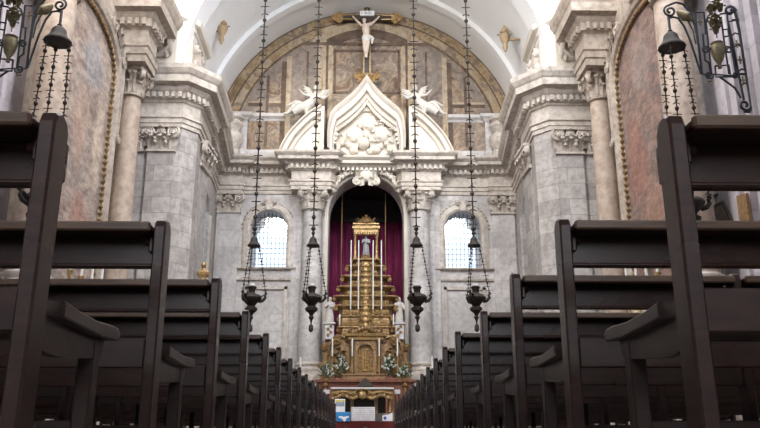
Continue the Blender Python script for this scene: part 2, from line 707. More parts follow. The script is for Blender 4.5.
v = MB()
vault(v, VR, ZT, 27.6, BW + .01)
v.struct('ceiling', M['plaster'], True)
v = MB()
vault(v, VR - .45, ZT, 27.62, 28.7, .4)
vault(v, VR - .25, ZT, 28.7, 29.1, .3)
vault(v, VR - .22, ZT, 33.4, 33.9, .3)
v.struct('trim_3', M['plaster'], True)
v = MB()     # the wall over the chancel arch, seen from the nave
n = 24
for i in range(n):
    t0, t1 = PI - PI * i / n, PI - PI * (i + 1) / n
    R = VR - .45
    a, b = R * math.cos(t0), R * math.cos(t1)
    v.hexa([(a, 27.4, ZT + R * math.sin(t0)), (b, 27.4, ZT + R * math.sin(t1)), (b, 27.64, ZT + R * math.sin(t1)), (a, 27.64, ZT + R * math.sin(t0)), (a, 27.4, 25), (b, 27.4, 25), (b, 27.64, 25), (a, 27.64, 25)])
v.box(-9.9, 27.4, ZT, -R, 27.64, 25)
v.box(R, 27.4, ZT, 9.9, 27.64, 25)
v.struct('wall_over_arch', M['plaster'])
v = MB()
vault(v, 9.9, 15.0, -5.2, 27.62)
v.struct('ceiling_nave', M['plaster'], True)

# great entablature: profile (out, z)
ENT = [(-.25, 11.48), (.06, 11.48), (.06, 11.64), (.11, 11.66), (.11, 11.82), (.17, 11.86), (.17, 11.92), (.05, 11.96), (.05, 12.48), (.12, 12.52), (.14, 12.6), (.22, 12.62), (.22, 12.86),
       (.30, 12.92), (.38, 13.04), (.40, 13.1), (.66, 13.14), (.68, 13.4), (.74, 13.46), (.84, 13.62), (.86, 13.8), (-1.2, 13.8)]
ENTB = [(o, z) for (o, _), z in zip(ENT, (11.48, 11.48, 11.64, 11.66, 11.82, 11.86, 11.92, 11.96, 12.38, 12.42, 12.46, 12.48, 12.66, 12.70, 12.76, 12.79, 12.82, 12.97, 13.01, 13.1, 13.2, 13.2))]
CORN = [(-.25, 12.86), (.22, 12.86), (.30, 12.92), (.38, 13.04), (.40, 13.1), (.6, 13.14), (.62, 13.4), (.68, 13.46), (.78, 13.62), (.8, 13.8), (-.6, 13.8)]
for s, nm in ((-1, 'trim_4'), (1, 'trim_5')):
    path = [(9.6, 27.6), (7.1, 27.6), (6.6, 28.2), (6.72, 31.0), (6.95, 31.0), (7.26, 35.5), (7.26, 35.86), (6.1, 35.86), (6.1, 36.0), (3.55, 36.0), (3.55, 35.2), (1.75, 35.2), (1.5, 35.65)]
    e = MB()
    p = [(-x, y) for x, y in path]
    p = p[::-1]
    mx = [0 if y < 32 else 1 for x, y in p]
    e.sweep(ENT, p, True, ENTB, mx)
    e.dentils(p, .2, .36, 12.63, 12.84, .13, .12, [-.16 * k for k in mx])
    (e if s < 0 else e.mirror()).struct(nm, M['trim'])
CORN = [(o, 12.62 + (z - 12.86) * .5) for o, z in CORN]
c = MB()
c.sweep(CORN, [(1.6, 35.55), (-1.6, 35.55)])
c.dentils([(1.6, 35.55), (-1.6, 35.55)], .2, .34, 12.48, 12.62, .12, .1)
c.struct('trim_6', M['pediment'])


# ---- capitals
def capital_round(mb, cx, cy, r, z0, h):
    mb.lathe([(r * .98, z0 - .04), (r * 1.12, z0), (r * 1.0, z0 + .05), (r * .98, z0 + .1), (r * 1.02, z0 + h * .6), (r * 1.3, z0 + h * .86), (r * 1.35, z0 + h * .88)], (cx, cy, 0), 20)
    for row, (zz, hh, k, o) in enumerate(((.05, .42, 8, 0), (.12, .66, 8, .5))):
        for i in range(k):
            a = 2 * PI * (i + o) / k
            mb.leaf((cx + r * .97 * math.cos(a), cy + r * .97 * math.sin(a), z0 + zz * h), (math.cos(a), math.sin(a)), r * .72, h * hh, .34)
    for i in range(4):
        a = PI / 4 + i * PI / 2
        d = Vector((math.cos(a), math.sin(a)))
        c = (cx + d.x * r * 1.42, cy + d.y * r * 1.42, z0 + h * .72)
        for sg in (-1, 1):
            ax = Vector((-d.y, d.x, 0)) * sg
            mb.scroll((c[0] + ax.x * .04, c[1] + ax.y * .04, c[2]), ax, h * .2, .08)
    for i in range(8):
        a = i * PI / 4
        mb.ball((cx + r * 1.25 * math.cos(a), cy + r * 1.25 * math.sin(a), z0 + h * .78), h * .07, 6, 4)
    q = r * 1.5
    pts = []
    for i in range(4):
        a = PI / 4 + i * PI / 2
        b = a + PI / 4
        k = q * 1.15
        for da in (-.1, .1):
            pts.append((cx + k * math.cos(a + da), cy + k * math.sin(a + da)))
        pts.append((cx + q * .9 * math.cos(b), cy + q * .9 * math.sin(b)))
    mb.prism(pts, z0 + h * .88, z0 + h, 'z')


def capital_flat(mb, c, nrm, wd, z0, h, proj=.16):
    n = Vector((nrm[0], nrm[1])).normalized()
    t = Vector((-n.y, n.x))
    c = Vector(c)

    def bx(u0, u1, o0, o1, za, zb):
        q = [c + t * u0 + n * o0, c + t * u1 + n * o0, c + t * u1 + n * o1, c + t * u0 + n * o1]
        mb.hexa([(p.x, p.y, za) for p in q] + [(p.x, p.y, zb) for p in q])
    bx(-wd / 2, wd / 2, -.1, proj * .5, z0, z0 + h * .9)
    bx(-wd / 2 - .05, wd / 2 + .05, -.1, proj * .5 + .06, z0 - .03, z0 + .06)
    bx(-wd / 2 - .14, wd / 2 + .14, -.1, proj + .16, z0 + h * .88, z0 + h)
    k = 3
    for i in range(k):
        p = c + t * (-wd / 2 + wd * (i + .5) / k) + n * proj * .5
        mb.leaf((p.x, p.y, z0 + .06), n, wd / k * 1.05, h * .5, .5)
    for i in range(k + 1):
        p = c + t * (-wd / 2 + wd * i / k) + n * proj * .5
        mb.leaf((p.x, p.y, z0 + h * .2), n, wd / k * .9, h * .46, .5)
    for sg in (-1, 1):
        p = c + t * sg * wd * .47 + n * (proj * 1.1)
        mb.scroll((p.x, p.y, z0 + h * .70), (n.x, n.y, 0), h * .25, .18)
        p0, p1, p2 = c + t * sg * wd * .4 + n * proj * 1.1, c + t * sg * wd * .2 + n * (proj * 1.35), c + n * proj * 1.2
        mb.tube([(p0.x, p0.y, z0 + h * .6), (p1.x, p1.y, z0 + h * .42), (p2.x, p2.y, z0 + h * .58)], [h * .05, h * .09, h * .05], 7)
        mb.ball((p1.x, p1.y, z0 + h * .3), h * .08, 7, 5)
    p = c + n * (proj * 1.1)
    mb.scroll((p.x, p.y, z0 + h * .74), (n.x, n.y, 0), h * .17, .16)
    p = c + n * (proj + .12)
    mb.ball((p.x, p.y, z0 + h * .92), (.1, .1, .08), 8, 5)
    return mb


def pilaster(label, c, nrm, wd, z0, z1, ch, mat, group, d=.12):
    n = Vector((nrm[0], nrm[1])).normalized()
    t = Vector((-n.y, n.x))
    c = Vector(c)
    r = thing('pilaster', label, 'pilaster', (c.x, c.y, z0), group)

    def bx(mb, u0, u1, o1, za, zb):
        q = [c + t * u0 - n * .02, c + t * u1 - n * .02, c + t * u1 + n * o1, c + t * u0 + n * o1]
        mb.hexa([(p.x, p.y, za) for p in q] + [(p.x, p.y, zb) for p in q])
    m = MB()
    bx(m, -wd / 2, wd / 2, d, z0 + .8, z1 - ch)
    m.build('shaft', mat, r)
    m = MB()
    bx(m, -wd / 2 - .12, wd / 2 + .12, d + .12, z0, z0 + .4)
    bx(m, -wd / 2 - .08, wd / 2 + .08, d + .08, z0 + .4, z0 + .6)
    bx(m, -wd / 2 - .04, wd / 2 + .04, d + .04, z0 + .6, z0 + .8)
    m.build('base', mat, r)
    m = MB()
    capital_flat(m, (c + n * d * .5), nrm, wd, z1 - ch, ch, .18)
    m.build('capital', M['trim'], r, True)
    return r


SD = {-1: 'left', 1: 'right'}
for s in (-1, 1):
    side = SD[s]
    pilaster('pale stone pilaster in the %s back corner of the chancel, beside the arched window' % side, (s * 6.66, 36.0), (0, -1), 1.1, .9, 11.48, .97, M['backstone'], 'chancel corner pilasters', .14)
    pilaster('broad grey stone pilaster on the front of the pier, %s of the chancel' % side, (s * 7.78, 27.6), (0, -1), 1.0, 0, 11.48, 1.0, M['stone'], 'pier front pilasters')
    pilaster('narrow grey half pilaster at the outer edge of the %s pier' % side, (s * 8.75, 27.6), (0, -1), .6, 0, 11.48, 1.0, M['stone'], 'outer pier pilasters', .07)
    pilaster('grey stone pilaster on the chancel face of the %s pier' % side, (s * 6.66, 29.7), (-s, -.04), 1.3, 0, 11.48, 1.0, M['stone'], 'pier inner pilasters', .08)


# ---- windows in the back wall
def back_window(op, name):
    a, b, s0, sp, rise = op
    c, r_ = (a + b) / 2, (b - a) / 2
    r = MB()
    # moulded surround
    pr = []
    for k, (ro, yo) in enumerate(((0, 35.9), (.10, 35.84), (.24, 35.88), (.34, 35.92), (.36, 36.02), (0, 36.02))):
        row = [(a - ro, yo, s0)]
        for i in range(17):
            t = PI - PI * i / 16
            row.append((c + (r_ + ro) * math.cos(t), yo, sp + (rise + ro) * math.sin(t)))
        row.append((b + ro, yo, s0))
        pr.append(row)
    r.loft(pr, closed=False)
    # egg-and-dart beads round the arch, and a keystone
    for i in range(21):
        t = PI - PI * i / 20
        r.ball((c + (r_ + .38) * math.cos(t), 35.93, sp + (rise + .38) * math.sin(t)), (.06, .06, .06), 6, 4)
    r.prism([(c - .14, sp + rise - .04), (c + .14, sp + rise - .04), (c + .22, sp + rise + .5), (c - .22, sp + rise + .5)], 35.74, 36.0)
    for sg in (-1, 1):
        r.scroll((c + sg * .2, 35.78, sp + rise + .38), (0, -1, 0), .14, .1)
    # sill mouldings and the sunk panel below
    r.sweep([(-.02, s0 - .1), (.2, s0 - .06), (.22, s0 + .0), (-.02, s0 + .02)], [(b + .55, 36), (a - .55, 36)])
    r.sweep([(-.02, s0 - .62), (.12, s0 - .6), (.14, s0 - .5), (-.02, s0 - .46)], [(b + .55, 36), (a - .55, 36)])
    st = r.struct(name, M['trim'])
    f = MB()
    fl = 36.34
    for i in range(1, 9):
        x = a + (b - a) * i / 9
        z = sp + rise * math.sqrt(max(0, 1 - ((x - c) / r_) ** 2))
        f.box(x - .011, fl, s0, x + .011, fl + .025, z)
    z = s0 + .26
    while z < sp + rise - .05:
        hw = r_ if z < sp else r_ * math.sqrt(max(0, 1 - ((z - sp) / rise) ** 2))
        f.box(c - hw, fl + .005, z - .011, c + hw, fl + .022, z + .011)
        z += .26
    f.struct('window_grille', M['iron'], parent=st)
    g = MB()
    poly = [(a, s0), (b, s0)] + [(c + r_ * math.cos(PI * i / 16), sp + rise * math.sin(PI * i / 16)) for i in range(17)]
    g.prism(poly, 36.5, 36.52)
    g.struct('glass', M['glass'], parent=st)
    # outer, smaller light of the deep reveal
    k = MB()
    so = .34
    x0, x1 = a + so * .4, b - so * .4
    arch_wall(k, a - .3, b + .3, s0 - .3, sp + rise + .4, [(x0, x1, s0, sp - .22, rise - .14)], lambda u, d, z: (u, 37.0 + d, z), .31)
    k.struct('reveal', M['plaster'], parent=st)
    pn = MB()
    z0, z1 = 3.4, 6.9
    for q0, q1, q2, q3 in ((a - .1, z0, b + .1, z0 + .14), (a - .1, z1 - .14, b + .1, z1), (a - .1, z0, a + .04, z1), (b - .04, z0, b + .1, z1)):
        pn.box(q0, 35.9, q1, q2, 36.02, q3)
    pn.struct('panel_moulding', M['trim'], parent=st)


back_window(WINL, 'window_1')
back_window(WINR, 'window_2')
# side windows in the chancel
for s, nm in ((-1, 'window_3'), (1, 'window_4')):
    def mq(u, d, z, s=s):
        t = u / 4.99
        return (s * (6.95 + .35 * t + d), 31.0 + t * 5.0, z)
    f = MB()

    def bar(u0, u1, za, zb, d0=.2, d1=.24):
        f.hexa([mq(u0, d0, za), mq(u1, d0, za), mq(u1, d1, za), mq(u0, d1, za), mq(u0, d0, zb), mq(u1, d0, zb), mq(u1, d1, zb), mq(u0, d1, zb)])
    for i in range(9):
        bar(.9 + i * .25 - .015, .9 + i * .25 + .015, 5.2, 10.3)
    for i in range(18):
        bar(.9, 2.9, 5.2 + i * .3, 5.23 + i * .3)
    st = f.struct(nm, M['iron'])
    g = MB()
    g.hexa([mq(.9, .4, 5.2), mq(2.9, .4, 5.2), mq(2.9, .42, 5.2), mq(.9, .42, 5.2), mq(.9, .4, 10.5), mq(2.9, .4, 10.5), mq(2.9, .42, 10.5), mq(.9, .42, 10.5)])
    g.struct('glass', M['glass'], parent=st)
    t = MB()
    for (u0, u1, za, zb) in ((.66, .9, 5.0, 9.8), (2.9, 3.14, 5.0, 9.8), (.6, 3.2, 4.7, 5.0)):
        t.hexa([mq(u0, -.1, za), mq(u1, -.1, za), mq(u1, .02, za), mq(u0, .02, za), mq(u0, -.1, zb), mq(u1, -.1, zb), mq(u1, .02, zb), mq(u0, .02, zb)])
    t.struct('surround', M['trim'], parent=st)

# ---- attic blocks over the piers with carved scrolls
ATT = [(-.4, 13.8), (.12, 13.8), (.12, 14.0), (.0, 14.06), (.0, 15.7), (.08, 15.76), (.1, 15.9), (.26, 16.0), (.3, 16.2), (-.4, 16.2)]
for s in (-1, 1):
    p = [(-9.4, 27.3), (-7.45, 27.3), (-7.0, 28.0), (-7.1, 30.6)]
    a = MB()
    a.sweep(ATT, p[::-1])
    a.prism([(-9.4, 27.5), (-7.6, 27.5), (-7.2, 28.1), (-7.3, 30.5), (-9.4, 30.5)], 13.85, 16.15, 'z')
    r = thing('attic_block', 'pale moulded stone block with carved scrolls above the %s pier' % SD[s], 'attic block', (s * 8, 28.6, 13.8), 'attic blocks above the piers')
    (a if s < 0 else a.mirror()).build('block', M['pediment'], r)
    q = MB()
    for cx, sg in ((-8.75, -1), (-7.75, 1)):
        q.scroll((cx, 27.22, 15.15), (0, -1, 0), .24, .2)
        q.tube([(cx, 27.2, 15.0), (cx + sg * .05, 27.2, 14.7), (cx - sg * .25, 27.2, 14.4), (cx - sg * .5, 27.2, 14.35)], [.16, .14, .12, .1], 7)
    q.ball((-8.25, 27.15, 15.0), (.24, .2, .3), 10, 7)
    for i in range(9):
        q.ball((-8.85 + i * .15, 27.2, 14.55 + .12 * math.cos(i * 1.4)), (.11, .12, .2), 7, 5)
    (q if s < 0 else q.mirror()).build('relief', M['trim'], r, True)
    q = MB()
    for yy in (28.5, 29.5):
        q.scroll((-6.95, yy, 15.2), (1, 0, 0), .26, .2)
        q.tube([(-6.95, yy, 15.0), (-6.93, yy + .1, 14.6), (-6.95, yy + .3, 14.3)], [.2, .16, .12], 7)
    for i in range(7):
        q.ball((-6.95, 28.3 + i * .25, 14.5 + .25 * (i % 2)), (.16, .14, .22), 7, 5)
    (q if s < 0 else q.mirror()).build('relief', M['trim'], r, True)


# ---- columns
def column(label, cx, cy, r, z0, z1, base_h, cap_h, mat, group, ped=None):
    t = thing('column', label, 'column', (cx, cy, ped if ped is not None else z0), group)
    m = MB()
    prof = []
    for i in range(13):
        k = i / 12
        rr = r * (1 - .17 * k ** 1.6)
        prof.append((rr, z0 + base_h + (z1 - cap_h - z0 - base_h) * k))
    m.lathe(prof, (cx, cy, 0), 32)
    m.build('shaft', mat, t, True)
    m = MB()
    b = base_h
    m.lathe([(r * 1.32, z0 + b * .3), (r * 1.36, z0 + b * .42), (r * 1.3, z0 + b * .54), (r * 1.14, z0 + b * .6), (r * 1.12, z0 + b * .7), (r * 1.22, z0 + b * .78), (r * 1.22, z0 + b * .88), (r * 1.04, z0 + b * .94), (r, z0 + b * 1.02)], (cx, cy, 0), 32)
    m.box(cx - r * 1.38, cy - r * 1.38, z0, cx + r * 1.38, cy + r * 1.38, z0 + b * .3)
    m.build('base', M['trim'], t, True)
    m = MB()
    capital_round(m, cx, cy, r * .95, z1 - cap_h, cap_h)
    m.build('capital', M['trim'] if mat is M['backstone'] else M['warmtrim'], t, True)
    if ped is not None:
        m = MB()
        k = r * 1.45
        m.box(cx - k, cy - k, ped, cx + k, cy + k, z0)
        m.box(cx - k - .1, cy - k - .1, z0 - .22, cx + k + .1, cy + k + .1, z0 - .002)
        m.box(cx - k - .1, cy - k - .1, ped, cx + k + .1, cy + k + .1, ped + .3)
        m.build('pedestal', M['trim'], t)
    return t


for s in (-1, 1):
    sd = SD[s]
    column('pale round column %s of the purple-curtained niche' % sd, s * 2.55, 35.5, .54, 2.7, 11.48, .62, 1.0, M['backstone'], 'columns flanking the niche', .9)
    column('slender beige marble column %s, at the far side of the tall painting' % sd, s * 8.45, 25.55, .42, 3.4, 12.8, .6, 1.05, M['column'], 'side altar columns', 0)
    column('thick beige marble column %s, behind the black iron bracket' % sd, s * 8.4, 18.85, .49, 3.4, 12.8, .6, 1.05, M['column'], 'side altar columns', 0)
# pilaster strips behind the niche columns
t = MB()
for s in (-1, 1):
    t.box(s * 1.95, 35.75, .9, s * 3.3, 36.02, 11.48)
    t.box(s * 3.3, 35.88, .9, s * 3.55, 36.02, 11.48)
t.struct('trim_7', M['backstone'])

# niche archivolt and cartouche
t = MB()
rows = []
for ro, yo in ((0, 36.05), (0, 35.8), (.12, 35.74), (.3, 35.78), (.36, 35.68), (.46, 35.7), (.5, 35.85), (.5, 36.05)):
    row = [(-1.82 - ro, yo, .9)]
    for i in range(25):
        a = PI - PI * i / 24
        row.append(((1.82 + ro) * math.cos(a), yo, 10.5 + (1.92 + ro) * math.sin(a)))
    row.append((1.82 + ro, yo, .9))
    rows.append(row)
t.loft(rows, closed=False)
t.struct('trim_8', M['pediment'], True)
r = thing('cartouche', 'carved stone cartouche with leaves at the crown of the niche arch', 'carving', (0, 35.6, 12.1))
m = MB()
m.ball((0, 35.45, 12.3), (.4, .22, .36), 14, 8)
for i in range(11):
    a = PI * i / 10
    m.leaf((.42 * math.cos(a), 35.42, 12.1 + .3 * math.sin(a)), (math.cos(a), -.7), .34, .46, .45)
for sg in (-1, 1):
    m.scroll((sg * .46, 35.46, 12.0), (0, -1, 0), .22, .16)
    m.scroll((sg * .3, 35.42, 12.62), (0, -1, 0), .18, .16)
    m.leaf((sg * .2, 35.4, 11.75), (sg * .6, -1), .3, .4, .4)
    for i in range(7):
        m.ball((sg * (.72 + i * .15), 35.5, 12.5 - .025 * i * i + .08 * math.sin(i * 1.9)), (.13, .14, .14), 7, 5)
        m.leaf((sg * (.72 + i * .15), 35.46, 12.35 - .025 * i * i), (sg * .5, -1), .2, .26, .45)
m.build('shield', M['pediment'], r, True)

# ---- pediment over the niche
Y0 = 34.75


def seg_ped(s):
    r = thing('broken_pediment', 'bright curved pediment wing over the column %s of the niche' % SD[s], 'pediment', (s * 3, 35.2, 13.2), 'curved pediment wings')
    # arc from the outer foot up to the inner top
    pts = []
    cx, cz, R = -1.55, 13.1, 3.02
    a0, a1 = math.radians(168), math.radians(103)
    arc = [(-4.15, 13.2), (-4.07, 13.45), (-3.93, 13.75), (-3.75, 14.08), (-3.55, 14.36), (-3.33, 14.62), (-3.05, 14.93), (-2.8, 15.17), (-2.5, 15.4), (-2.2, 15.56)]
    m = MB()
    inn = [(cx + (x - cx) * .8, 13.2 + (z - 13.2) * .8) for x, z in arc]
    m.prism(inn + [(inn[-1][0], 13.2)], 35.1, 36.0)
    (m if s < 0 else m.mirror()).build('tympanum', M['pediment'], r)
    m = MB()
    rows = []
    for k, yo in ((.78, 35.15), (.82, 34.98), (.88, 34.94), (.9, 34.7), (.97, 34.66), (1.0, 34.5), (1.02, 34.5), (1.02, 36.0)):
        rows.append([(cx + (x - cx) * k, yo, 13.2 + (z - 13.2) * k) for x, z in arc])
    m.loft(rows, closed=False)
    x1, z1 = arc[-1]
    m.box(x1, 34.6, 13.2, x1 + .14, 36, z1)
    (m if s < 0 else m.mirror()).build('cornice', M['pediment'], r, True)


for s in (-1, 1):
    seg_ped(s)
r = thing('ogee_pediment', 'bright pointed ogee pediment with carved relief above the niche', 'pediment', (0, 35.2, 13.1))
opx = [(366.5, 81), (362, 88), (357, 94), (351, 100), (345, 105), (340, 109), (335, 113), (331, 119), (329, 127), (328, 138), (328, 152)]
outl = [PY(a, b, 35.2) for a, b in opx]
outl = [(min(p[0], 0), p[2]) for p in outl]
outl[0] = (0, outl[0][1])
inl = []
for i, (x, z) in enumerate(outl):
    if i <= 6:
        inl.append((x * (.97 - .01 * i), z - 1.15 + .05 * i))
    else:
        inl.append((outl[-1][0] * (.86 - .006 * i), (13.85, 13.6, 13.35, 13.1)[i - 7]))
full_o = outl[::-1] + [(-x, z) for x, z in outl[1:]]
full_i = inl[::-1] + [(-x, z) for x, z in inl[1:]]
m = MB()
rows = []
for k, yo in ((0, 35.3), (.12, 34.98), (.35, 34.95), (.4, 34.72), (.7, 34.66), (.85, 34.5), (1, 34.45), (1.0, 35.9)):
    rows.append([(a[0] + (b[0] - a[0]) * k, yo, a[1] + (b[1] - a[1]) * k) for a, b in zip(full_i, full_o)])
m.loft(rows, closed=False)
m.build('cornice', M['pediment'], r, True)
m = MB()
m.prism(full_i, 35.3, 35.9)
m.build('tympanum', M['pediment'], r)
m = MB()
rnd = random.Random(3)
for i in range(len(full_i) - 1):        # small dentils under the raking cornice
    for k in (0, .33, .66):
        a, b = full_i[i], full_i[i + 1]
        x, z = a[0] + (b[0] - a[0]) * k, a[1] + (b[1] - a[1]) * k
        m.box(x - .05, 34.95, z - .18, x + .05, 35.3, z - .02)
for x, z, q in ((-.55, 14.25, .46), (.12, 14.85, .42), (.75, 14.3, .46), (-.15, 13.85, .34)):
    m.ball((x, 35.2, z), (q, .32, q * .95), 14, 9)
for i in range(34):
    x = rnd.uniform(-1.5, 1.5)
    zz = 13.4 + rnd.random() * max(.2, 2.2 * (1 - abs(x) / 1.6))
    m.ball((x, 35.22, zz), (rnd.uniform(.1, .24), .2, rnd.uniform(.1, .22)), 8, 6)
    if i % 2:
        m.leaf((x, 35.15, zz), (x * .4, -1), .34, .42, .45)
for i in range(9):                       # radiating crown leaves
    a = PI * (i + .5) / 9
    m.leaf((.75 * math.cos(a), 35.2, 15.0 + .55 * math.sin(a)), (math.cos(a) * .8, -1), .3, .5, .4)
m.build('relief', M['pediment'], r, True)
# crucifix plinth
r = thing('plinth', 'grey scrolled plinth rising behind the tip of the ogee pediment', 'plinth', (0, 35.6, 16.2))
m = MB()
pl = [PY(a, b, 35.6) for a, b in ((345, 104), (347, 97), (352, 93), (356, 86), (358, 80), (374, 80), (376, 86), (380, 93), (385, 97), (387, 104))]
m.prism([(p[0], p[2]) for p in pl], 35.45, 36.0)
m.build('block', M['frescogrey'], r)
for sg in (-1, 1):
    for u, px_, py_, q in ((.8, 348, 99, .16), (.42, 357, 82, .1)):
        m = MB()
        m.scroll((sg * u, 35.5, PY(px_, py_, 35.6)[2]), (0, -1, 0), q, .2)
        m.build('scroll', M['trim'], r, True)

# ---- crucifix
zb = PY(366, 80, 35.5)[2]
r = thing('crucifix', 'large dark wooden crucifix with gilt ends and pale hanging figure', 'crucifix', (0, 35.5, zb))
zt, zh = PY(366, 4, 35.5)[2], PY(366, 18, 35.5)[2]
m = MB()
m.box(-.15, 35.44, zb + .2, .15, 35.6, zt - .1)
m.box(-1.35, 35.45, zh - .15, 1.35, 35.59, zh + .15)
m.build('cross', M['crosswood'], r)
for (x, z, dx, dz) in ((-1.45, zh, -1, 0), (1.45, zh, 1, 0), (0, zt, 0, 1)):
    m = MB()
    px, pz = -dz, dx
    for o in (-1, 1):
        m.scroll((x + px * o * .17, 35.48, z + pz * o * .17), (0, -1, 0), .14, .12)
    m.scroll((x + dx * .24, 35.48, z + dz * .24), (0, -1, 0), .16, .12)
    m.box(x - .2, 35.43, z - .2, x + .2, 35.5, z + .2)
    m.tube([(x - dx * .7, 35.42, z - dz * .7 + .13 * abs(dx)), (x - dx * .1, 35.42, z - dz * .1 + .1 * abs(dx))], .035, 5)
    m.tube([(x - dx * .7, 35.42, z - dz * .7 - .13 * abs(dx)), (x - dx * .1, 35.42, z - dz * .1 - .1 * abs(dx))], .035, 5)
    m.build('finial', M['gilt2'], r, True)
m = MB()
for sg in (-1, 1):
    m.box(sg * .13, 35.41, zb + .3, sg * .18, 35.61, zh - .2)
m.build('edging', M['gilt2'], r)
m = MB()
z = PY(366, 14.5, 35.5)[2]
m.prism([(-.36, z - .13), (.36, z - .13), (.38, z + .13), (-.38, z + .13)], 35.36, 35.43)
pl = m.build('title_plate', M['paper'], r)
m = MB()
lw = [(-.24, 'I'), (-.08, 'N'), (.08, 'R'), (.24, 'I')]
for x, ch in lw:
    m.box(x - .05, 35.345, z - .07, x - .028, 35.362, z + .07)
    if ch in 'NR':
        m.box(x + .028, 35.345, z - .07, x + .05, 35.362, z + .07)
        m.tube([(x - .04, 35.352, z + .06), (x + .04, 35.352, z - .06 if ch == 'N' else z + .06)], .01, 4)
m.build('lettering', M['crosswood'], pl)


def rel(a, b, y=35.3):
    p = PY(a, b, y)
    return Vector((p[0], y, p[2]))


# the hanging figure
m = MB()
sh_l, sh_r = rel(361.8, 25.5), rel(370.5, 24.5)
hd = rel(364.2, 20.6, 35.16)
hip = rel(366.4, 38, 35.27)
chest = rel(366, 29, 35.2)
neck = rel(366, 24.3, 35.26)
kl, kr = rel(364.2, 47.0, 35.1), rel(367.6, 47.5, 35.12)
ft = rel(366, 56.5, 35.3)
hl, hr = rel(354.2, 17.8, 35.38), rel(378, 17.8, 35.38)
el, er = rel(357.6, 21.6, 35.3), rel(374.6, 21.2, 35.3)
m.tube([neck, chest, rel(366.2, 33.5, 35.24), hip], [.12, .22, .165, .19], 10)
m.tube([sh_l, neck + Vector((0, 0, -.06)), sh_r], [.1, .13, .1], 8)
m.tube([neck, hd], [.07, .075], 8)
m.ball(hd, (.105, .125, .145), 10, 8)
m.ball(hd + Vector((0, -.12, -.01)), (.02, .035, .03), 6, 4)
m.ball(hd + Vector((-.02, -.07, -.12)), (.06, .06, .08), 6, 5)
for a, b, c_ in ((sh_l, el, hl), (sh_r, er, hr)):
    m.tube([a, a.lerp(b, .5), b, b.lerp(c_, .4), c_], [.085, .075, .06, .062, .04], 8)
    d = (c_ - b).normalized()
    u = Vector((-d.z, 0, d.x))
    m.tube([c_, c_ + d * .08], [.045, .045], 6)
    for k in range(4):
        q = c_ + d * .07 + u * (k - 1.5) * .026
        m.tube([q, q + d * .06 + Vector((0, -.02, 0)), q + d * .09 + Vector((0, -.05, -.01))], [.014, .012, .01], 5)
    q = c_ + d * .02 + u * .05
    m.tube([q, q + d * .05 + u * .03 + Vector((0, -.03, 0))], [.015, .011], 5)
for k_, dx in ((kl, -.09), (kr, .09)):
    h2 = hip + Vector((dx, 0, -.05))
    m.tube([h2, h2.lerp(k_, .5), k_, k_.lerp(ft, .45), ft + Vector((dx * .4, -.03, .1)), ft + Vector((dx * .4, -.12, -.1))], [.125, .11, .08, .078, .05, .04], 8)
o = m.build('figure', M['skin'], r)
remesh(o, .022, 2)
m = MB()
m.lathe([(.2, -.22), (.235, -.1), (.235, .05), (.2, .14)], tuple(hip), 14, sy=.85, wob=lambda t, z: 1 + .06 * math.sin(t * 6 + z * 20))
m.tube([hip + Vector((.2, -.1, .06)), hip + Vector((.32, -.14, -.1)), hip + Vector((.28, -.1, -.36))], [.07, .09, .04], 7)
m.build('loincloth', M['white'], r, True)
m = MB()
m.lathe([(.11, .05), (.125, .1), (.1, .17), (.03, .2)], tuple(hd + Vector((0, .03, -.03))), 10)
m.tube([hd + Vector((-.08, .0, .05)), hd + Vector((-.12, .0, -.08)), hd + Vector((-.11, -.02, -.2))], [.05, .05, .03], 6)
m.tube([hd + Vector((.08, .0, .05)), hd + Vector((.11, .0, -.08)), hd + Vector((.1, -.02, -.18))], [.05, .05, .03], 6)
m.build('hair', M['crosswood'], r, True)
m = MB()
m.lathe([(.3, zb - .3), (.46, zb - .12), (.34, zb), (.5, zb + .12), (.42, zb + .28), (.16, zb + .32)], (0, 35.45, 0), 12, sy=.5)
bs = m.build('base', M['gilt2'], r, True)
for sg in (-1, 1):
    m = MB()
    m.scroll((sg * .48, 35.3, zb + .1), (0, -1, 0), .17, .12)
    m.scroll((sg * .3, 35.25, zb - .14), (0, -1, 0), .13, .12)
    m.tube([(sg * .48, 35.3, zb + .1), (sg * .36, 35.28, zb - .02), (sg * .3, 35.25, zb - .14)], .07, 6)
    m.leaf((sg * .45, 35.3, zb + .15), (sg, -.6), .2, .3, .4)
    m.build('scroll', M['gilt2'], bs, True)


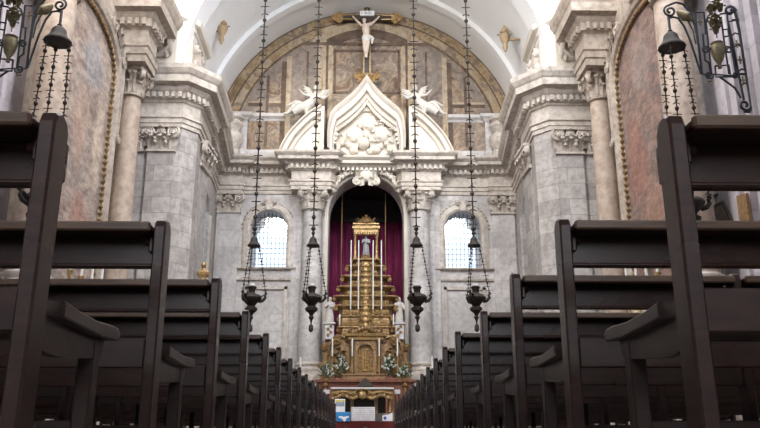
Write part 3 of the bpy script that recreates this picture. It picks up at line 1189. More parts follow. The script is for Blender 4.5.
# ---- angels on the pediment
def angel(s):
    c = PY(310.5 if s < 0 else 420, 107, 34.9)
    cx, cz = abs(c[0]), c[2]
    r = thing('angel_statue', 'white marble angel reclining on the %s pediment wing' % SD[s], 'statue', (s * cx, 34.9, cz - .6), 'pediment angels')
    y = 34.9

    def V(dx, dy, dz):      # dx outward
        return Vector((cx + dx, y + dy, cz + dz))
    m = MB()
    hipv, ch, nk, hd = V(.15, 0, -.1), V(-.18, -.08, .42), V(-.24, -.1, .68), V(-.26, -.16, .9)
    m.tube([hipv, V(0, -.03, .18), ch, nk], [.24, .19, .21, .09], 10)
    m.tube([nk, hd], [.075, .075], 7)
    m.ball(hd, (.12, .13, .155), 10, 8)
    m.ball(hd + Vector((0, -.13, -.01)), (.022, .035, .03), 6, 4)
    for (a, b, e) in ((V(-.38, -.1, .56), V(-.62, -.2, .36), V(-.86, -.25, .5)), (V(-.02, -.1, .56), V(.3, -.2, .56), V(.52, -.25, .76))):
        m.tube([nk.lerp(a, .6), a, a.lerp(b, .5), b, e], [.09, .1, .08, .065, .045], 8)
        d = (e - b).normalized()
        for k in range(4):
            q = e + Vector((0, (k - 1.5) * .03, 0))
            m.tube([e, q + d * .09, q + d * .15 + Vector((0, -.01, -.02))], [.03, .018, .012], 5)
        m.tube([e, e + d * .06 + Vector((0, -.06, .03))], [.028, .014], 5)
    for kx, fx, dy in ((.6, 1.1, -.15), (.5, .95, .08)):
        kn, ank = V(kx, dy - .12, .12 if dy < 0 else -.02), V(fx, dy - .05, -.42)
        m.tube([hipv, hipv.lerp(kn, .5), kn, kn.lerp(ank, .4), ank, ank + Vector((.2, -.04, -.05))], [.2, .17, .12, .12, .07, .05], 8)
    (m if s > 0 else m.mirror())
    if s < 0:
        m = m.mirror()
    o = m.build('body', M['oldwhite'], r)
    remesh(o, .03, 2)
    m = MB()          # robe
    m.tube([V(-.05, -.02, .25), V(.2, -.06, -.05), V(.55, -.1, -.1), V(.85, -.1, -.35)], [.24, .31, .26, .2], 12)
    m.tube([V(.1, -.1, .1), V(.2, -.22, -.25), V(.1, -.2, -.6)], [.14, .14, .07], 8)
    m.tube([V(.3, .1, .2), V(.75, .15, .3), V(1.2, .15, .12)], [.08, .13, .03], 8)
    if s < 0:
        m = m.mirror()
    m.build('robe', M['oldwhite'], r, True)
    for k, (dx, dz) in enumerate(((-.75, .55), (.6, .75))):
        m = MB()
        for j in range(5):
            t = j / 4
            m.tube([V(-.18, .08, .5), V(-.18 + dx * .55, .2, .5 + dz * (.75 - .5 * t)), V(-.18 + dx * (1 - .25 * t), .22, .5 + dz * (1 - .9 * t))], [.05, .1, .02], 6)
        if s < 0:
            m = m.mirror()
        m.build('wing', M['oldwhite'], r, True)
    m = MB()
    m.lathe([(.13, -.02), (.145, .06), (.12, .14), (.03, .18)], tuple(hd + Vector((0, .03, 0))), 12, wob=lambda t, z: 1 + .08 * math.sin(5 * t))
    if s < 0:
        m = m.mirror()
    m.build('hair', M['oldwhite'], r, True)


angel(-1)
angel(1)

# ---- fresco of the lunette
fy = BW - .06
r = thing('fresco', 'faded brown painted architecture filling the great arch of the back wall', 'fresco', (0, fy, ZT))
m = MB()
m.prism([(VR * math.cos(PI * i / 48), ZT + VR * math.sin(PI * i / 48)) for i in range(49)], fy, BW + .02)
m.build('painted_ground', M['fresco'], r)


def ringpoly(mb, R0, R1, y0, y1, a0=0, a1=PI, n=48, cz=ZT):
    rows = []
    for i in range(n + 1):
        a = a0 + (a1 - a0) * i / n
        c, q = math.cos(a), math.sin(a)
        rows.append([(R0 * c, y0, cz + R0 * q), (R1 * c, y0, cz + R1 * q), (R1 * c, y1, cz + R1 * q), (R0 * c, y1, cz + R0 * q)])
    mb.loft(rows, cap=True)


m = MB()
ringpoly(m, VR - .95, VR, fy - .012, fy + .01)
m.build('painted_arch', M['frescoarch'], r)
m = MB()
ringpoly(m, VR - 1.05, VR - .95, fy - .014, fy + .01)
ringpoly(m, VR - .55, VR - .48, fy - .014, fy + .01)
ringpoly(m, VR - .06, VR, fy - .014, fy + .01)
m.build('painted_line', M['frescodark'], r)
m = MB()
ringpoly(m, VR - 1.6, VR - 1.12, fy - .012, fy + .01)
m.build('painted_moulding', M['frescogrey'], r)
for i in range(11):
    a = PI * (i + .5) / 11
    m = MB()
    ringpoly(m, VR - .9, VR - .6, fy - .02, fy + .01, a - .06, a + .06, 3)
    m.build('painted_block', M['frescolight'], r)
for x0, x1, mt, nm in ((-3.1, -2.98, 'frescodark', 'painted_shade'), (-2.98, -2.5, 'frescogrey', 'painted_pilaster'), (-2.5, -2.1, 'frescolight', 'painted_pilaster'), (-2.1, -1.98, 'frescodark', 'painted_shade'), (-3.85, -3.1, 'frescogrey', 'painted_pilaster'), (-1.98, -1.75, 'frescolight', 'painted_pilaster')):
    for sg in (-1, 1):
        m = MB()
        m.box(sg * x0, fy - .03, 14.0, sg * x1, fy + .01, 19.9 if abs(x0) < 3 else 19.2)
        m.build(nm, M[mt], r)
m = MB()
ringpoly(m, 3.9, 4.3, fy - .034, fy + .01, math.radians(48), math.radians(132), 24, 16.6)
m.build('painted_moulding', M['frescolight'], r)
m = MB()
ringpoly(m, 3.4, 3.9, fy - .033, fy + .01, math.radians(58), math.radians(122), 24, 16.6)
m.build('painted_shade', M['frescodark'], r)
m = MB()
m.box(-1.6, fy - .03, 16.9, 1.6, fy + .01, 19.2)
pn = m.build('painted_panel', M['fresco'], r)
m = MB()
for (a, b, c_, d) in ((-1.65, 16.85, 1.65, 16.95), (-1.65, 19.15, 1.65, 19.3), (-1.7, 16.85, -1.58, 19.3), (1.58, 16.85, 1.7, 19.3)):
    m.box(a, fy - .04, b, c_, fy, d)
m.build('painted_line', M['frescodark'], pn)
for x0, x1, z1, mt in ((-4.35, -4.1, 18.6, 'frescodark'), (-4.1, -3.85, 18.9, 'frescolight'), (-5.25, -5.1, 17.6, 'frescogrey'), (-5.1, -4.95, 17.8, 'frescodark')):
    for sg in (-1, 1):
        m = MB()
        m.box(sg * x0, fy - .028, 14.0, sg * x1, fy + .01, z1)
        m.build('painted_pilaster', M[mt], r)
for z0, z1, mt in ((16.1, 16.28, 'frescodark'), (16.28, 16.4, 'frescolight')):
    for sg in (-1, 1):
        m = MB()
        m.box(sg * 4.35, fy - .027, z0, sg * 6.0, fy + .01, z1)
        m.build('painted_cornice', M[mt], r)
m = MB()
m.box(-3.2, fy - .036, 19.55, 3.2, fy + .01, 19.72)
m.build('painted_cornice', M['frescodark'], r)
for sg in (-1, 1):                                # twisted painted columns
    m = MB()
    m.tube([(sg * (3.58 + .12 * math.sin(k * 1.1)), fy - .03, 15.0 + k * .2) for k in range(20)], .13, 6)
    m.xf(Matrix.Translation((0, fy, 0)) @ Matrix.Diagonal((1, .2, 1, 1)) @ Matrix.Translation((0, -fy, 0)))
    m.build('painted_column', M['frescodark'], r, True)

# back-wall attic course below the lunette
t = MB()
for s in (-1, 1):
    p = [(s * 7.4, 36), (s * 7.4, 35.8), (s * 5.95, 35.8), (s * 5.95, 35.96), (s * 4.1, 35.96)]
    p = p if s > 0 else p[::-1]
    t.sweep([(-.1, 15.3), (.05, 15.3), (.1, 15.4), (.24, 15.5), (.26, 15.65), (-.1, 15.65)], p)
    t.sweep([(-.1, 13.1), (.1, 13.1), (.08, 13.7), (.0, 13.75), (-.1, 13.75)], p)
    t.sweep([(-.1, 13.75), (.0, 13.75), (.0, 15.3), (-.1, 15.3)], p)
t.struct('trim_9', M['backstone'])
for s in (-1, 1):
    r = thing('carved_urn', 'squat carved stone urn at the %s foot of the great arch' % SD[s], 'urn', (s * 6.6, 35.45, 13.2), 'urns at the arch feet')
    m = MB()
    m.lathe([(.4, 13.2), (.42, 13.5), (.3, 13.62), (.36, 13.8), (.54, 14.15), (.5, 14.35), (.3, 14.5), (.32, 14.6), (.5, 14.85), (.48, 15.0), (.34, 15.1), (.5, 15.2), (.52, 15.3)], (s * 6.6, 35.45, 0), 20, wob=lambda t, z: 1 + .05 * math.cos(8 * t))
    m.build('body', M['trim'], r, True)
    # brown ornament hanging on the springing of the vault
    p = PX(222 if s < 0 else 505, 42, s * 7.3)
    x, y, z = s * 7.36, 31.0, 17.2
    p = PY(222 if s < 0 else 505, 32 if s < 0 else 40, 31.0)
    x, z = p[0], p[2]
    r = thing('wall_bracket', 'small brown carved bracket on the white vault, %s of the fresco' % SD[s], 'bracket', (x, 31, z - .6), 'carved vault brackets')
    m = MB()
    m.lathe([(.04, -.6), (.12, -.4), (.1, -.2), (.2, 0), (.26, .2), (.16, .3), (.22, .4), (.1, .6), (.03, .75)], (x, 31, z), 10)
    for a in range(6):
        m.leaf((x + .12 * math.cos(a), 31 + .12 * math.sin(a), z - .1), (math.cos(a), math.sin(a)), .16, .4, .4)
    xe = s * math.sqrt((VR - .02) ** 2 - (z - ZT) ** 2)
    m.tube([(x, 31, z), (xe, 31, z + .05)], .07, 6)
    m.build('body', M['tan'], r, True)


# ------------------------------------------------------------------ side altars
SENT_ = [(-.6, 13.1), (.06, 13.1), (.06, 13.3), (.12, 13.32), (.12, 13.5), (.18, 13.55), (.04, 13.6), (.04, 14.05), (.12, 14.1), (.22, 14.12), (.22, 14.34),
        (.3, 14.4), (.4, 14.5), (.72, 14.54), (.74, 14.8), (.8, 14.86), (.92, 15.05), (.94, 15.2), (-.6, 15.2)]
SENT = [(o * .8 if o > 0 else o, 12.8 + (z - 13.1) * 1.3) for o, z in SENT_]
for s in (-1, 1):
    sd = SD[s]
    e = MB()
    for y0, y1 in ((18.1, 19.6), (24.75, 25.95)):
        p = [(-9.3, y0), (-7.85, y0), (-7.85, y1), (-9.3, y1)][::-1]
        e.sweep(SENT, p)
        e.dentils(p, .16, .28, 14.15, 14.4, .13, .12)
        e.box(-9.3, y0 + .03, 12.9, -7.9, y1 - .03, 15.5)
        e.box(-9.3, y0 + .2, 15.5, -8.3, y1 - .1, 18.4)
        e.box(-9.3, y0 + .1, 15.5, -8.2, y1, 15.8)
    e.box(-9.31, 19.35, 0, -8.82, 25.95, 13.2)
    e.box(-9.31, 19.6, 13.0, -8.9, 24.75, 15.6)
    (e if s < 0 else e.mirror()).struct('trim_10' if s < 0 else 'trim_11', M['warmtrim'])
    m = MB()
    m.box(s * 8.25, 25.0, 15.9, s * 8.31, 25.8, 18.2)
    m.struct('trim_12' if s < 0 else 'trim_13', M['tan'])
    # painting
    zs, yc, hw, rise = 11.8, 21.9, 2.3, 1.35
    col = 'pale faded painting of standing figures' if s < 0 else 'reddish brown mottled painting'
    r = thing('altar_painting', 'tall arched %s in a gilt-beaded frame between marble columns' % col, 'painting', (s * 8.7, yc, 3.4), 'side altar paintings')

    def outline(g):
        pts = [(yc - hw - g, 3.6 - g)]
        for i in range(25):
            a = PI - PI * i / 24
            pts.append((yc + (hw + g) * math.cos(a), zs + (rise + g) * (abs(math.sin(a)) ** .8)))
        pts.append((yc + hw + g, 3.6 - g))
        return pts
    m = MB()
    m.prism(outline(0), s * 8.74, s * 8.82, 'x')
    m.build('canvas', M['canvasL' if s < 0 else 'canvasR'], r)
    m = MB()
    rows = []
    for g, xo in ((0, 8.73), (.05, 8.66), (.16, 8.64), (.2, 8.55), (.32, 8.5), (.38, 8.54), (.44, 8.62), (.6, 8.58), (.68, 8.64), (.72, 8.9)):
        rows.append([(s * xo, a, b) for a, b in outline(g)])
    m.loft(rows, closed=False)
    m.build('frame', M['warmtrim'], r, True)
    m = MB()
    o1 = outline(.04)
    pts, rad = [], []
    for i in range(len(o1) - 1):
        a, b = Vector(o1[i]), Vector(o1[i + 1])
        k = max(1, round((b - a).length / .11))
        for j in range(k):
            q = a.lerp(b, j / k)
            pts.append((s * 8.66, q.x, q.y))
            rad.append(.085 if len(pts) % 2 else .03)
    m.tube(pts, rad, 6)
    m.build('beading', M['gilt'], r, True)
    for yy, zz, q in ((23.4, 13.5, .24), (20.4, 13.5, .24), (24.7, 12.7, .22), (21.9, 13.9, .28), (24.85, 9.9, .16)):
        m = MB()
        m.scroll((s * 8.6, yy, zz), (-s, 0, 0), q, .2)
        m.build('scroll', M['warmtrim'], r, True)
    m = MB()
    m.tube([(s * 8.6, 23.4, 13.6), (s * 8.6, 24.0, 13.65), (s * 8.6, 24.6, 13.1), (s * 8.6, 24.86, 12.0), (s * 8.62, 24.88, 10.0)], [.1, .13, .12, .1, .08], 7)
    for i in range(5):
        m.leaf((s * 8.62, 23.5 + i * .28, 13.3 - .1 * i * i * .5), (-s, .4), .26, .4, .4)
    m.build('crest', M['warmtrim'], r, True)
    # the altar below it, with a gradine of candlesticks
    r = thing('side_altar', 'stone side altar under the tall painting on the %s' % sd, 'altar', (s * 8.5, yc, 0), 'side altars')
    m = MB()
    m.box(s * 7.3, 20.6, 0, s * 8.81, 23.7, 2.9)
    m.box(s * 7.2, 20.5, 2.7, s * 8.81, 23.8, 2.95)
    m.build('body', M['trim'], r)
    m = MB()
    m.box(s * 8.0, 20.6, 2.95, s * 8.48, 23.7, 3.55)
    m.box(s * 8.25, 20.6, 3.55, s * 8.48, 23.7, 3.8)
    m.build('gradine', M['white'], r)
    for k in range(4):
        y = 20.9 + k * .85
        r = thing('candlestick', 'gilt candlestick with white candle on the %s side altar, number %s from the chancel' % (sd, ['four', 'three', 'two', 'one'][k]), 'candlestick', (s * 8.12, y, 3.55), 'side altar candlesticks')
        m = MB()
        m.lathe([(.1, 3.55), (.1, 3.62), (.04, 3.75), (.07, 3.95), (.03, 4.1), (.05, 4.35), (.09, 4.45), (.09, 4.5)], (s * 8.12, y, 0), 12)
        m.build('stick', M['gilt2'], r, True)
        m = MB()
        m.lathe([(.045, 4.5), (.045, 5.3), (.01, 5.34)], (s * 8.12, y, 0), 10)
        m.build('candle', M['wax'], r, True)

# ------------------------------------------------------------------ hanging lamps
def bead_chain(m, a, b, step, rb, rc, rod, phase=0):
    a, b = Vector(a), Vector(b)
    L = (b - a).length
    d = (b - a) / L
    m.tube([a, b], rod, 5)
    k = int(L / step)
    side = Vector((1, 0, 0)) if abs(d.x) < .8 else Vector((0, 0, 1))
    fwd = Vector((0, 1, 0))
    for i in range(k + 1):
        p = a + d * min(L, (i + .5) * step)
        j = (i + phase) % 3
        if j == 0:
            m.lathe([(rod, -rb * 1.3), (rb, -rb * .3), (rb, rb * .3), (rod, rb * 1.3)], tuple(p), 8)
        elif j == 1:
            m.tube([p - side * rc, p + side * rc], [rod * .7, rod * .7], 4)
            m.ball(p, rb * .55, 6, 4)
        else:
            m.tube([p - side * rc * .8 + d * rc * .4, p, p + side * rc * .8 + d * rc * .4], rod * .8, 4)
            m.tube([p - fwd * rc * .8 - d * rc * .4, p, p + fwd * rc * .8 - d * rc * .4], rod * .8, 4)


def lamp_body(t, x, y, zt, k, cup=True):
    """zt: top of the oil cup, k: scale"""
    z = lambda v: zt - v * k
    m = MB()
    m.lathe([(.10 * k, z(.08)), (.15 * k, z(.12)), (.11 * k, z(.2)), (.10 * k, z(.3)), (.16 * k, z(.34)), (.27 * k, z(.38)), (.32 * k, z(.46)), (.3 * k, z(.54)), (.2 * k, z(.62)), (.13 * k, z(.7)),
             (.12 * k, z(.74)), (.2 * k, z(.8)), (.19 * k, z(.88)), (.09 * k, z(.96)), (.05 * k, z(1.04))], (x, y, 0), 20, wob=lambda a, q: 1 + .03 * math.cos(10 * a))
    b = m.build('bowl', M['bronze'], t, True)
    m = MB()
    m.lathe([(.05 * k, z(1.03)), (.09 * k, z(1.1)), (.04 * k, z(1.18)), (.02 * k, z(1.3)), (.07 * k, z(1.36)), (.08 * k, z(1.5)), (.03 * k, z(1.56))], (x, y, 0), 12)
    m.build('pendant', M['bronze'], t, True)
    for i in range(3):
        a = PI / 2 + .5 + i * 2 * PI / 3
        c, q = math.cos(a), math.sin(a)
        m = MB()
        m.tube([(x + c * r * k, y + q * r * k, z(v)) for r, v in ((.24, .6), (.36, .56), (.44, .46), (.42, .38), (.47, .33), (.43, .28))], [.05 * k, .055 * k, .05 * k, .04 * k, .045 * k, .03 * k], 7)
        m.leaf((x + c * .26 * k, y + q * .26 * k, z(.62)), (c, q), .16 * k, .26 * k, .5)
        m.build('arm', M['bronze'], t, True)
    m = MB()
    m.lathe([(.085 * k, z(.1)), (.095 * k, z(0)), (.08 * k, z(0)), (.07 * k, z(.08))], (x, y, 0), 14)
    m.build('oil_cup', M['paper'], t, True, label='white glass oil cup')
    return [(x + math.cos(PI / 2 + .5 + i * 2 * PI / 3) * .44 * k, y + math.sin(PI / 2 + .5 + i * 2 * PI / 3) * .44 * k, z(.3)) for i in range(3)]


def bell(m, x, y, zb, w, h):
    m.lathe([(w, zb), (w * 1.04, zb + h * .08), (w * .9, zb + h * .2), (w * .72, zb + h * .32), (w * .62, zb + h * .5), (w * .56, zb + h * .7), (w * .34, zb + h * .86), (w * .16, zb + h * .92), (w * .2, zb + h), (w * .05, zb + h * 1.1)], (x, y, 0), 20, cap=False)
    m.lathe([(w * .98, zb + .004), (w * .8, zb + h * .2), (w * .55, zb + h * .5), (.01, zb + h * .6)], (x, y, 0), 20, cap=False)
    m.lathe([(w * .99, zb - .02), (w * 1.06, zb), (w * 1.06, zb + .03), (w * .99, zb + .04)], (x, y, 0), 20)
    for i in range(14):
        a = 2 * PI * i / 14
        m.ball((x + w * 1.05 * math.cos(a), y + w * 1.05 * math.sin(a), zb), w * .07, 5, 4)


LY = 24.5
names = ['far left, beside the left arched window', 'just left of the gilded altar', 'just right of the gilded altar', 'far right, beside the right arched window']
for i, (px, bx) in enumerate(((254, 254), (313, 313), (416.5, 417), (474, 474))):
    p = PY(px, 246, LY)
    x = p[0]
    zb = p[2]
    t = thing('hanging_lamp', 'dark bronze sanctuary lamp on a long beaded chain, ' + names[i], 'hanging lamp', (x, LY, PY(px, 333, LY)[2]), 'sanctuary lamps')
    m = MB()
    zc = 15.0 + math.sqrt(9.9 ** 2 - x * x)
    bead_chain(m, (x, LY, zc), (x, LY, zb + .66), .27, .07, .15, .026, i)
    m.build('suspension_chain', M['bronze'], t)
    m = MB()
    bell(m, x, LY, zb, .20, .34)
    m.lathe([(.02, zb + .34), (.07, zb + .44), (.03, zb + .5), (.09, zb + .58), (.02, zb + .7)], (x, LY, 0), 10)
    m.build('smoke_bell', M['bronze'], t, True)
    ends = lamp_body(t, x, LY, PY(px, 283.5, LY)[2], 1.0)
    for k, e in enumerate(ends):
        a = PI / 2 + .5 + k * 2 * PI / 3
        m = MB()
        bead_chain(m, (x + .17 * math.cos(a), LY + .17 * math.sin(a), zb + .02), e, .12, .034, .075, .013, k)
        m.build('chain', M['bronze'], t)

# ------------------------------------------------------------------ wrought-iron wall brackets with lanterns
BY = 16.5


def BP(px, py, y=BY):
    p = PY(px, py, y)
    return Vector((p[0], y, p[2]))


def bracket(s):
    base = BP(744, 60)
    t = thing('wall_bracket', 'black wrought-iron scroll bracket with brass urn high on the %s nave wall' % SD[s], 'bracket', (s * base.x, BY, base.z), 'wrought-iron brackets')

    def fin(m, name, mat, smooth=True, parent=t):
        return (m if s > 0 else m.mirror()).build(name, M[mat], parent, smooth)

    def sp(m, c, r, turns, a0, sgn, w=.025):
        c = BP(*c)
        r = r * .0235
        pts = []
        for i in range(19):
            k = i / 18
            a = a0 + sgn * turns * 2 * PI * k
            pts.append(c + Vector((math.cos(a), 0, math.sin(a))) * r * (1 - .75 * k))
        m.tube(pts, w, 5)
    m = MB()       # wall rail
    m.tube([BP(*q) for q in ((735.5, 14), (739, 30), (744.5, 64), (751.5, 108))], .035, 6)
    m.tube([BP(*q) for q in ((728.6, 24), (733, 45), (738.5, 74), (744, 100))], .03, 6)
    for a, b in (((731, 36), (739, 34)), ((733, 48), (741, 46)), ((738, 72), (745, 70)), ((741, 86), (748, 84))):
        m.tube([BP(*a), BP((a[0] + b[0]) / 2, a[1] - 3), BP(*b)], .022, 5)
    sp(m, (730, 11), 6, 1.2, 0, 1, .035)
    m.tube([BP(735.5, 14), BP(734, 8), BP(730, 6)], .035, 6)
    sp(m, (745, 105), 6.5, 1.2, 0, -1, .035)
    m.tube([BP(751.5, 108), BP(749, 112), BP(744, 111.5)], .035, 6)
    for q in ((732, 20), (739, 74)):
        p = BP(*q)
        m.tube([p, Vector((9.04, BY, p.z))], .03, 5)
    fin(m, 'wall_rail', 'iron')
    m = MB()       # central panel
    for pts in (((695, 12.6), (698.5, 43), (702, 74), (709, 75.5)), ((695, 12.6), (704, 12.2), (706, 34), (703, 34), (705, 60), (709, 63), (711, 75)),
                ((706, 22), (708, 40), (711.5, 74), (733, 76), (736, 76)), ((706, 22), (708, 16), (712, 13.5), (717, 15), (721, 19)),
                ((727, 14), (731, 45), (736.5, 76)), ((721, 17), (724, 40), (729, 74)), ((720, 14), (735, 12), (737, 20), (728, 22), (727, 14)),
                ((722, 30), (728, 29), (729, 36), (723, 37)), ((715, 66), (729, 65), (731, 77), (716, 77), (715, 66))):
        m.tube([BP(*q) for q in pts], .024, 5)
    sp(m, (706, 50), 4.5, 1.3, 0, 1)
    sp(m, (728, 50), 4.5, 1.3, PI, -1)
    sp(m, (709, 75), 4.5, 1.3, 0, -1)
    sp(m, (735, 75), 3.5, 1.3, PI, 1)
    m.tube([BP(*q) for q in ((720, 77), (727, 82), (735, 88), (741, 98))], .028, 5)
    fin(m, 'scroll_panel', 'iron')
    m = MB()       # arm
    m.tube([BP(*q) for q in ((670, 4.5), (676, 2.5), (683, 4), (690, 12), (695, 26), (699, 48), (702, 74))], .03, 6)
    m.tube([BP(*q) for q in ((672, 17), (678, 18), (684, 26), (690, 40), (696, 58), (701, 74))], .028, 6)
    m.tube([BP(*q) for q in ((681, 13), (686, 17), (689, 23), (693, 30), (696, 44))], .018, 5)
    sp(m, (670, 11), 7, 1.5, PI / 2, 1, .03)
    m.tube([BP(670, 17.5), BP(672, 17)], .03, 5)
    fin(m, 'arm', 'iron')
    m = MB()       # brass work
    c = BP(718, 53)
    m.lathe([(.02, c.z - .42), (.05, c.z - .4), (.04, c.z - .3), (.12, c.z - .15), (.17, c.z + .06), (.16, c.z + .18), (.12, c.z + .2), (.15, c.z + .26), (.05, c.z + .28)], (c.x, BY, 0), 14)
    for q in ((714, 47), (722, 47)):
        p = BP(*q)
        m.tube([p + Vector((0, 0, -.12)), p + Vector((math.copysign(.07, q[0] - 718), 0, 0)), p + Vector((0, 0, .1))], .02, 5)
    fin(m, 'urn', 'brass')
    m = MB()
    for i, q in enumerate(((714, 8), (717, 4), (711, 11), (720, 9), (715, 20), (718, 25), (712, 24), (716, 31))):
        p = BP(*q)
        for a in range(4):
            m.leaf(p - Vector((0, 0, .08)), (math.cos(a * 1.6 + i), math.sin(a * 1.6 + i)), .12, .18, .6)
    m.tube([BP(*q) for q in ((715, 8), (715, 22), (717, 38))], .02, 5)
    fin(m, 'flower_spray', 'brass')
    m = MB()
    c2 = BP(677, 11)
    m.lathe([(.03, 0), (.1, .1), (.13, .25), (.03, .42)], tuple(c2), 10, (.8, 0, -.6))
    fin(m, 'leaf_ornament', 'brass')
    for q in ((700, 22), (709.5, 81), (740, 60), (737, 44), (743, 80)):
        p = BP(*q)
        m = MB()
        m.tube([p - Vector((.06, 0, 0)), p + Vector((.06, 0, 0))], .022, 4)
        m.tube([p - Vector((0, 0, .1)), p + Vector((0, 0, .1))], .022, 4)
        fin(m, 'star_ornament', 'brass')
    # lantern
    b = BP(672, 48)
    x = s * b.x
    zb = b.z + .0
    t2 = thing('hanging_lamp', 'bronze bell-capped lantern hanging by chains from the %s iron bracket' % SD[s], 'hanging lamp', (x, BY, 5.5), 'bracket lanterns')
    m = MB()
    bell(m, x, BY, zb, .30, .46)
    m.build('smoke_bell', M['bronze'], t2, True)
    m = MB()
    m.tube([(x, BY, zb + .42), (x, BY, BP(672, 17).z)], .035, 6)
    m.build('hook', M['iron'], t2)
    zt = BP(695, 184).z
    ends = lamp_body(t2, x, BY, zt, 1.0)
    for k, e in enumerate(ends):
        a = PI / 2 + .5 + k * 2 * PI / 3
        m = MB()
        bead_chain(m, (x + .28 * math.cos(a), BY + .28 * math.sin(a), zb + .02), e, .15, .05, .10, .016, k)
        m.build('chain', M['bronze'], t2)


bracket(-1)
bracket(1)

# ------------------------------------------------------------------ niche: curtain, throne, retable
r = thing('curtain', 'deep purple curtain hanging in the niche behind the gilded throne', 'curtain', (0, 40.1, .9))
for s in (-1, 1):
    m = MB()
    rows = []
    for j in range(13):
        z = .95 + j * .854
        row = []
        for i in range(41):
            u = i / 40
            row.append((s * (2.38 - 2.38 * u), 40.05 + .07 * math.sin(u * 42 + .4 * math.sin(j * .5)) + .03 * math.sin(u * 17 + j * .3) + .25 * u, z))
        rows.append(row)
    m.loft(rows, closed=False)
    m.build('panel', M['curtain'], r, True)
for s in (-1, 1):
    m = MB()
    p = PY(341.5 if s < 0 else 385.5, 250, 37.2)
    m.tube([(p[0], 37.2, 4.5), (p[0], 37.2, 11.9)], .022, 6)
    m.single('cord', M['rope'], 'thin ochre cord hanging %s of the gilded throne before the curtain' % SD[s], 'cord', (p[0], 37.2, 11.9), 'niche cords')

RY = 34.2


def Q(px, py, y=RY):
    p = PY(px, py, y)
    return (p[0], p[2])


def qz(py, y=RY):
    return PY(366, py, y)[2]


# old high altar
r = thing('high_altar', 'red-brown marble high altar below the carved retable', 'altar', (0, 33.6, .9))
m = MB()
m.box(-2.0, 33.1, .9, 2.0, 34.1, 2.2)
m.build('body', M['redwood'], r)
m = MB()
m.sweep([(-.2, 2.2), (.03, 2.2), (.05, 2.28), (.12, 2.3), (.12, 2.4), (-.2, 2.4)], [(2.0, 34.1), (2.0, 33.1), (-2.0, 33.1), (-2.0, 34.1)])
m.box(-1.9, 33.2, 2.2, 1.9, 34.1, 2.39)
m.build('table_top', M['redwood'], r)
m = MB()
m.box(-1.95, 33.55, 2.4, 1.95, 34.1, 2.62)
m.box(-2.0, 33.5, 2.62, 2.0, 34.1, 2.68)
m.build('gradine', M['walnut'], r)

# carved retable
zb, zc = 2.68, qz(338)
r = thing('retable', 'carved gilded retable with arched central panel above the high altar', 'retable', (0, 34.3, .9))
m = MB()
m.box(-1.42, 34.25, .9, 1.42, 35.0, zb + .05)
m.box(-1.4, 34.3, zb, 1.4, 35.0, zc - .5)
m.build('body', M['walnut'], r)
# central bay
m = MB()
cw = .5
arch_wall(m, -cw, cw, zb, zc, [(-.34, .34, zb + .08, zc - .62, .34)], lambda u, d, z: (u, 34.05 + d, z), .3)
m.build('central_bay', M['walnut'], r)
m = MB()
m.prism([(-.34, zb + .08), (.34, zb + .08)] + [(.34 * math.cos(PI * i / 12), zc - .62 + .34 * math.sin(PI * i / 12)) for i in range(13)], 34.2, 34.28)
pn = m.build('arched_panel', M['gilt'], r)
m = MB()
rnd = random.Random(5)
for i in range(11):
    z = zb + .2 + i * (zc - zb - .75) / 10
    for sg in (-1, 1):
        m.scroll((sg * (.09 + .05 * (i % 2)), 34.19, z), (0, -1, 0), .07, .05)
    m.ball((0, 34.18, z), (.05, .05, .07), 7, 5)
for i in range(15):
    a = PI * i / 14
    m.ball((.28 * math.cos(a), 34.19, zc - .62 + .26 * math.sin(a)), .03, 6, 4)
m.build('relief', M['gilt2'], pn, True)
for s in (-1, 1):
    m = MB()      # pilaster of the central bay
    m.cbox(s * .5, 33.95, zb, s * .68, 34.3, zc - .1, .02)
    m.lathe([(.11, zb), (.12, zb + .2), (.07, zb + .3), (.06, zc - .6), (.1, zc - .5), (.12, zc - .1)], (s * .59, 33.93, 0), 12)
    m.ball((s * .59, 33.88, zb + .12), (.13, .1, .13), 8, 6)
    m.build('pilaster', M['gilt'], r, True)
    m = MB()      # curved wing
    top = [Q(352, 338), Q(347, 339), Q(342, 337), Q(337, 336), Q(333, 339), Q(330, 346), Q(328, 352), Q(326, 360), Q(325, 378)]
    poly = [(-(.6), zb)] + [(min(a, -.62), b) for a, b in top] + [(top[-1][0], zb)]
    poly = [(-s * a, b) for a, b in poly] if s > 0 else poly
    m.prism(poly, 34.12, 34.4)
    w_ = m.build('wing', M['walnut'], r)
    m = MB()
    m.tube([(s * abs(a), 34.08, b) for a, b in top[:-1]], .07, 7)
    m.scroll((s * 1.25, 34.08, qz(341)), (0, -1, 0), .2, .12)
    m.scroll((s * 1.72, 34.08, qz(353)), (0, -1, 0), .17, .12)
    m.scroll((s * .8, 34.08, qz(340)), (0, -1, 0), .12, .1)
    m.tube([(s * .82, 34.09, zb + .1), (s * .82, 34.09, zc - .75), (s * 1.15, 34.09, zc - .55), (s * 1.5, 34.09, zc - .8), (s * 1.5, 34.09, zb + .1), (s * .82, 34.09, zb + .1)], .035, 6)
    for i in range(8):
        m.leaf((s * (1.15 + .22 * math.sin(i * 2.1)), 34.1, zb + .15 + i * .13), (math.sin(i * 1.7) * .6, -1), .22, .24, .45)
    m.build('carving', M['gilt'], w_, True)
    m = MB()
    m.cbox(s * 1.66, 33.98, zb, s * 1.86, 34.3, qz(352), .02)
    m.scroll((s * 1.8, 34.0, qz(348)), (0, -1, 0), .16, .2)
    m.scroll((s * 1.86, 34.0, zb + .35), (0, -1, 0), .18, .2)
    m.build('pilaster', M['gilt'], r, True)
m = MB()
m.sweep([(-.1, zc - .1), (.05, zc - .1), (.06, zc), (.16, zc + .06), (.18, zc + .16), (-.1, zc + .18)], [(.72, 34.3), (.72, 34.0), (-.72, 34.0), (-.72, 34.3)])
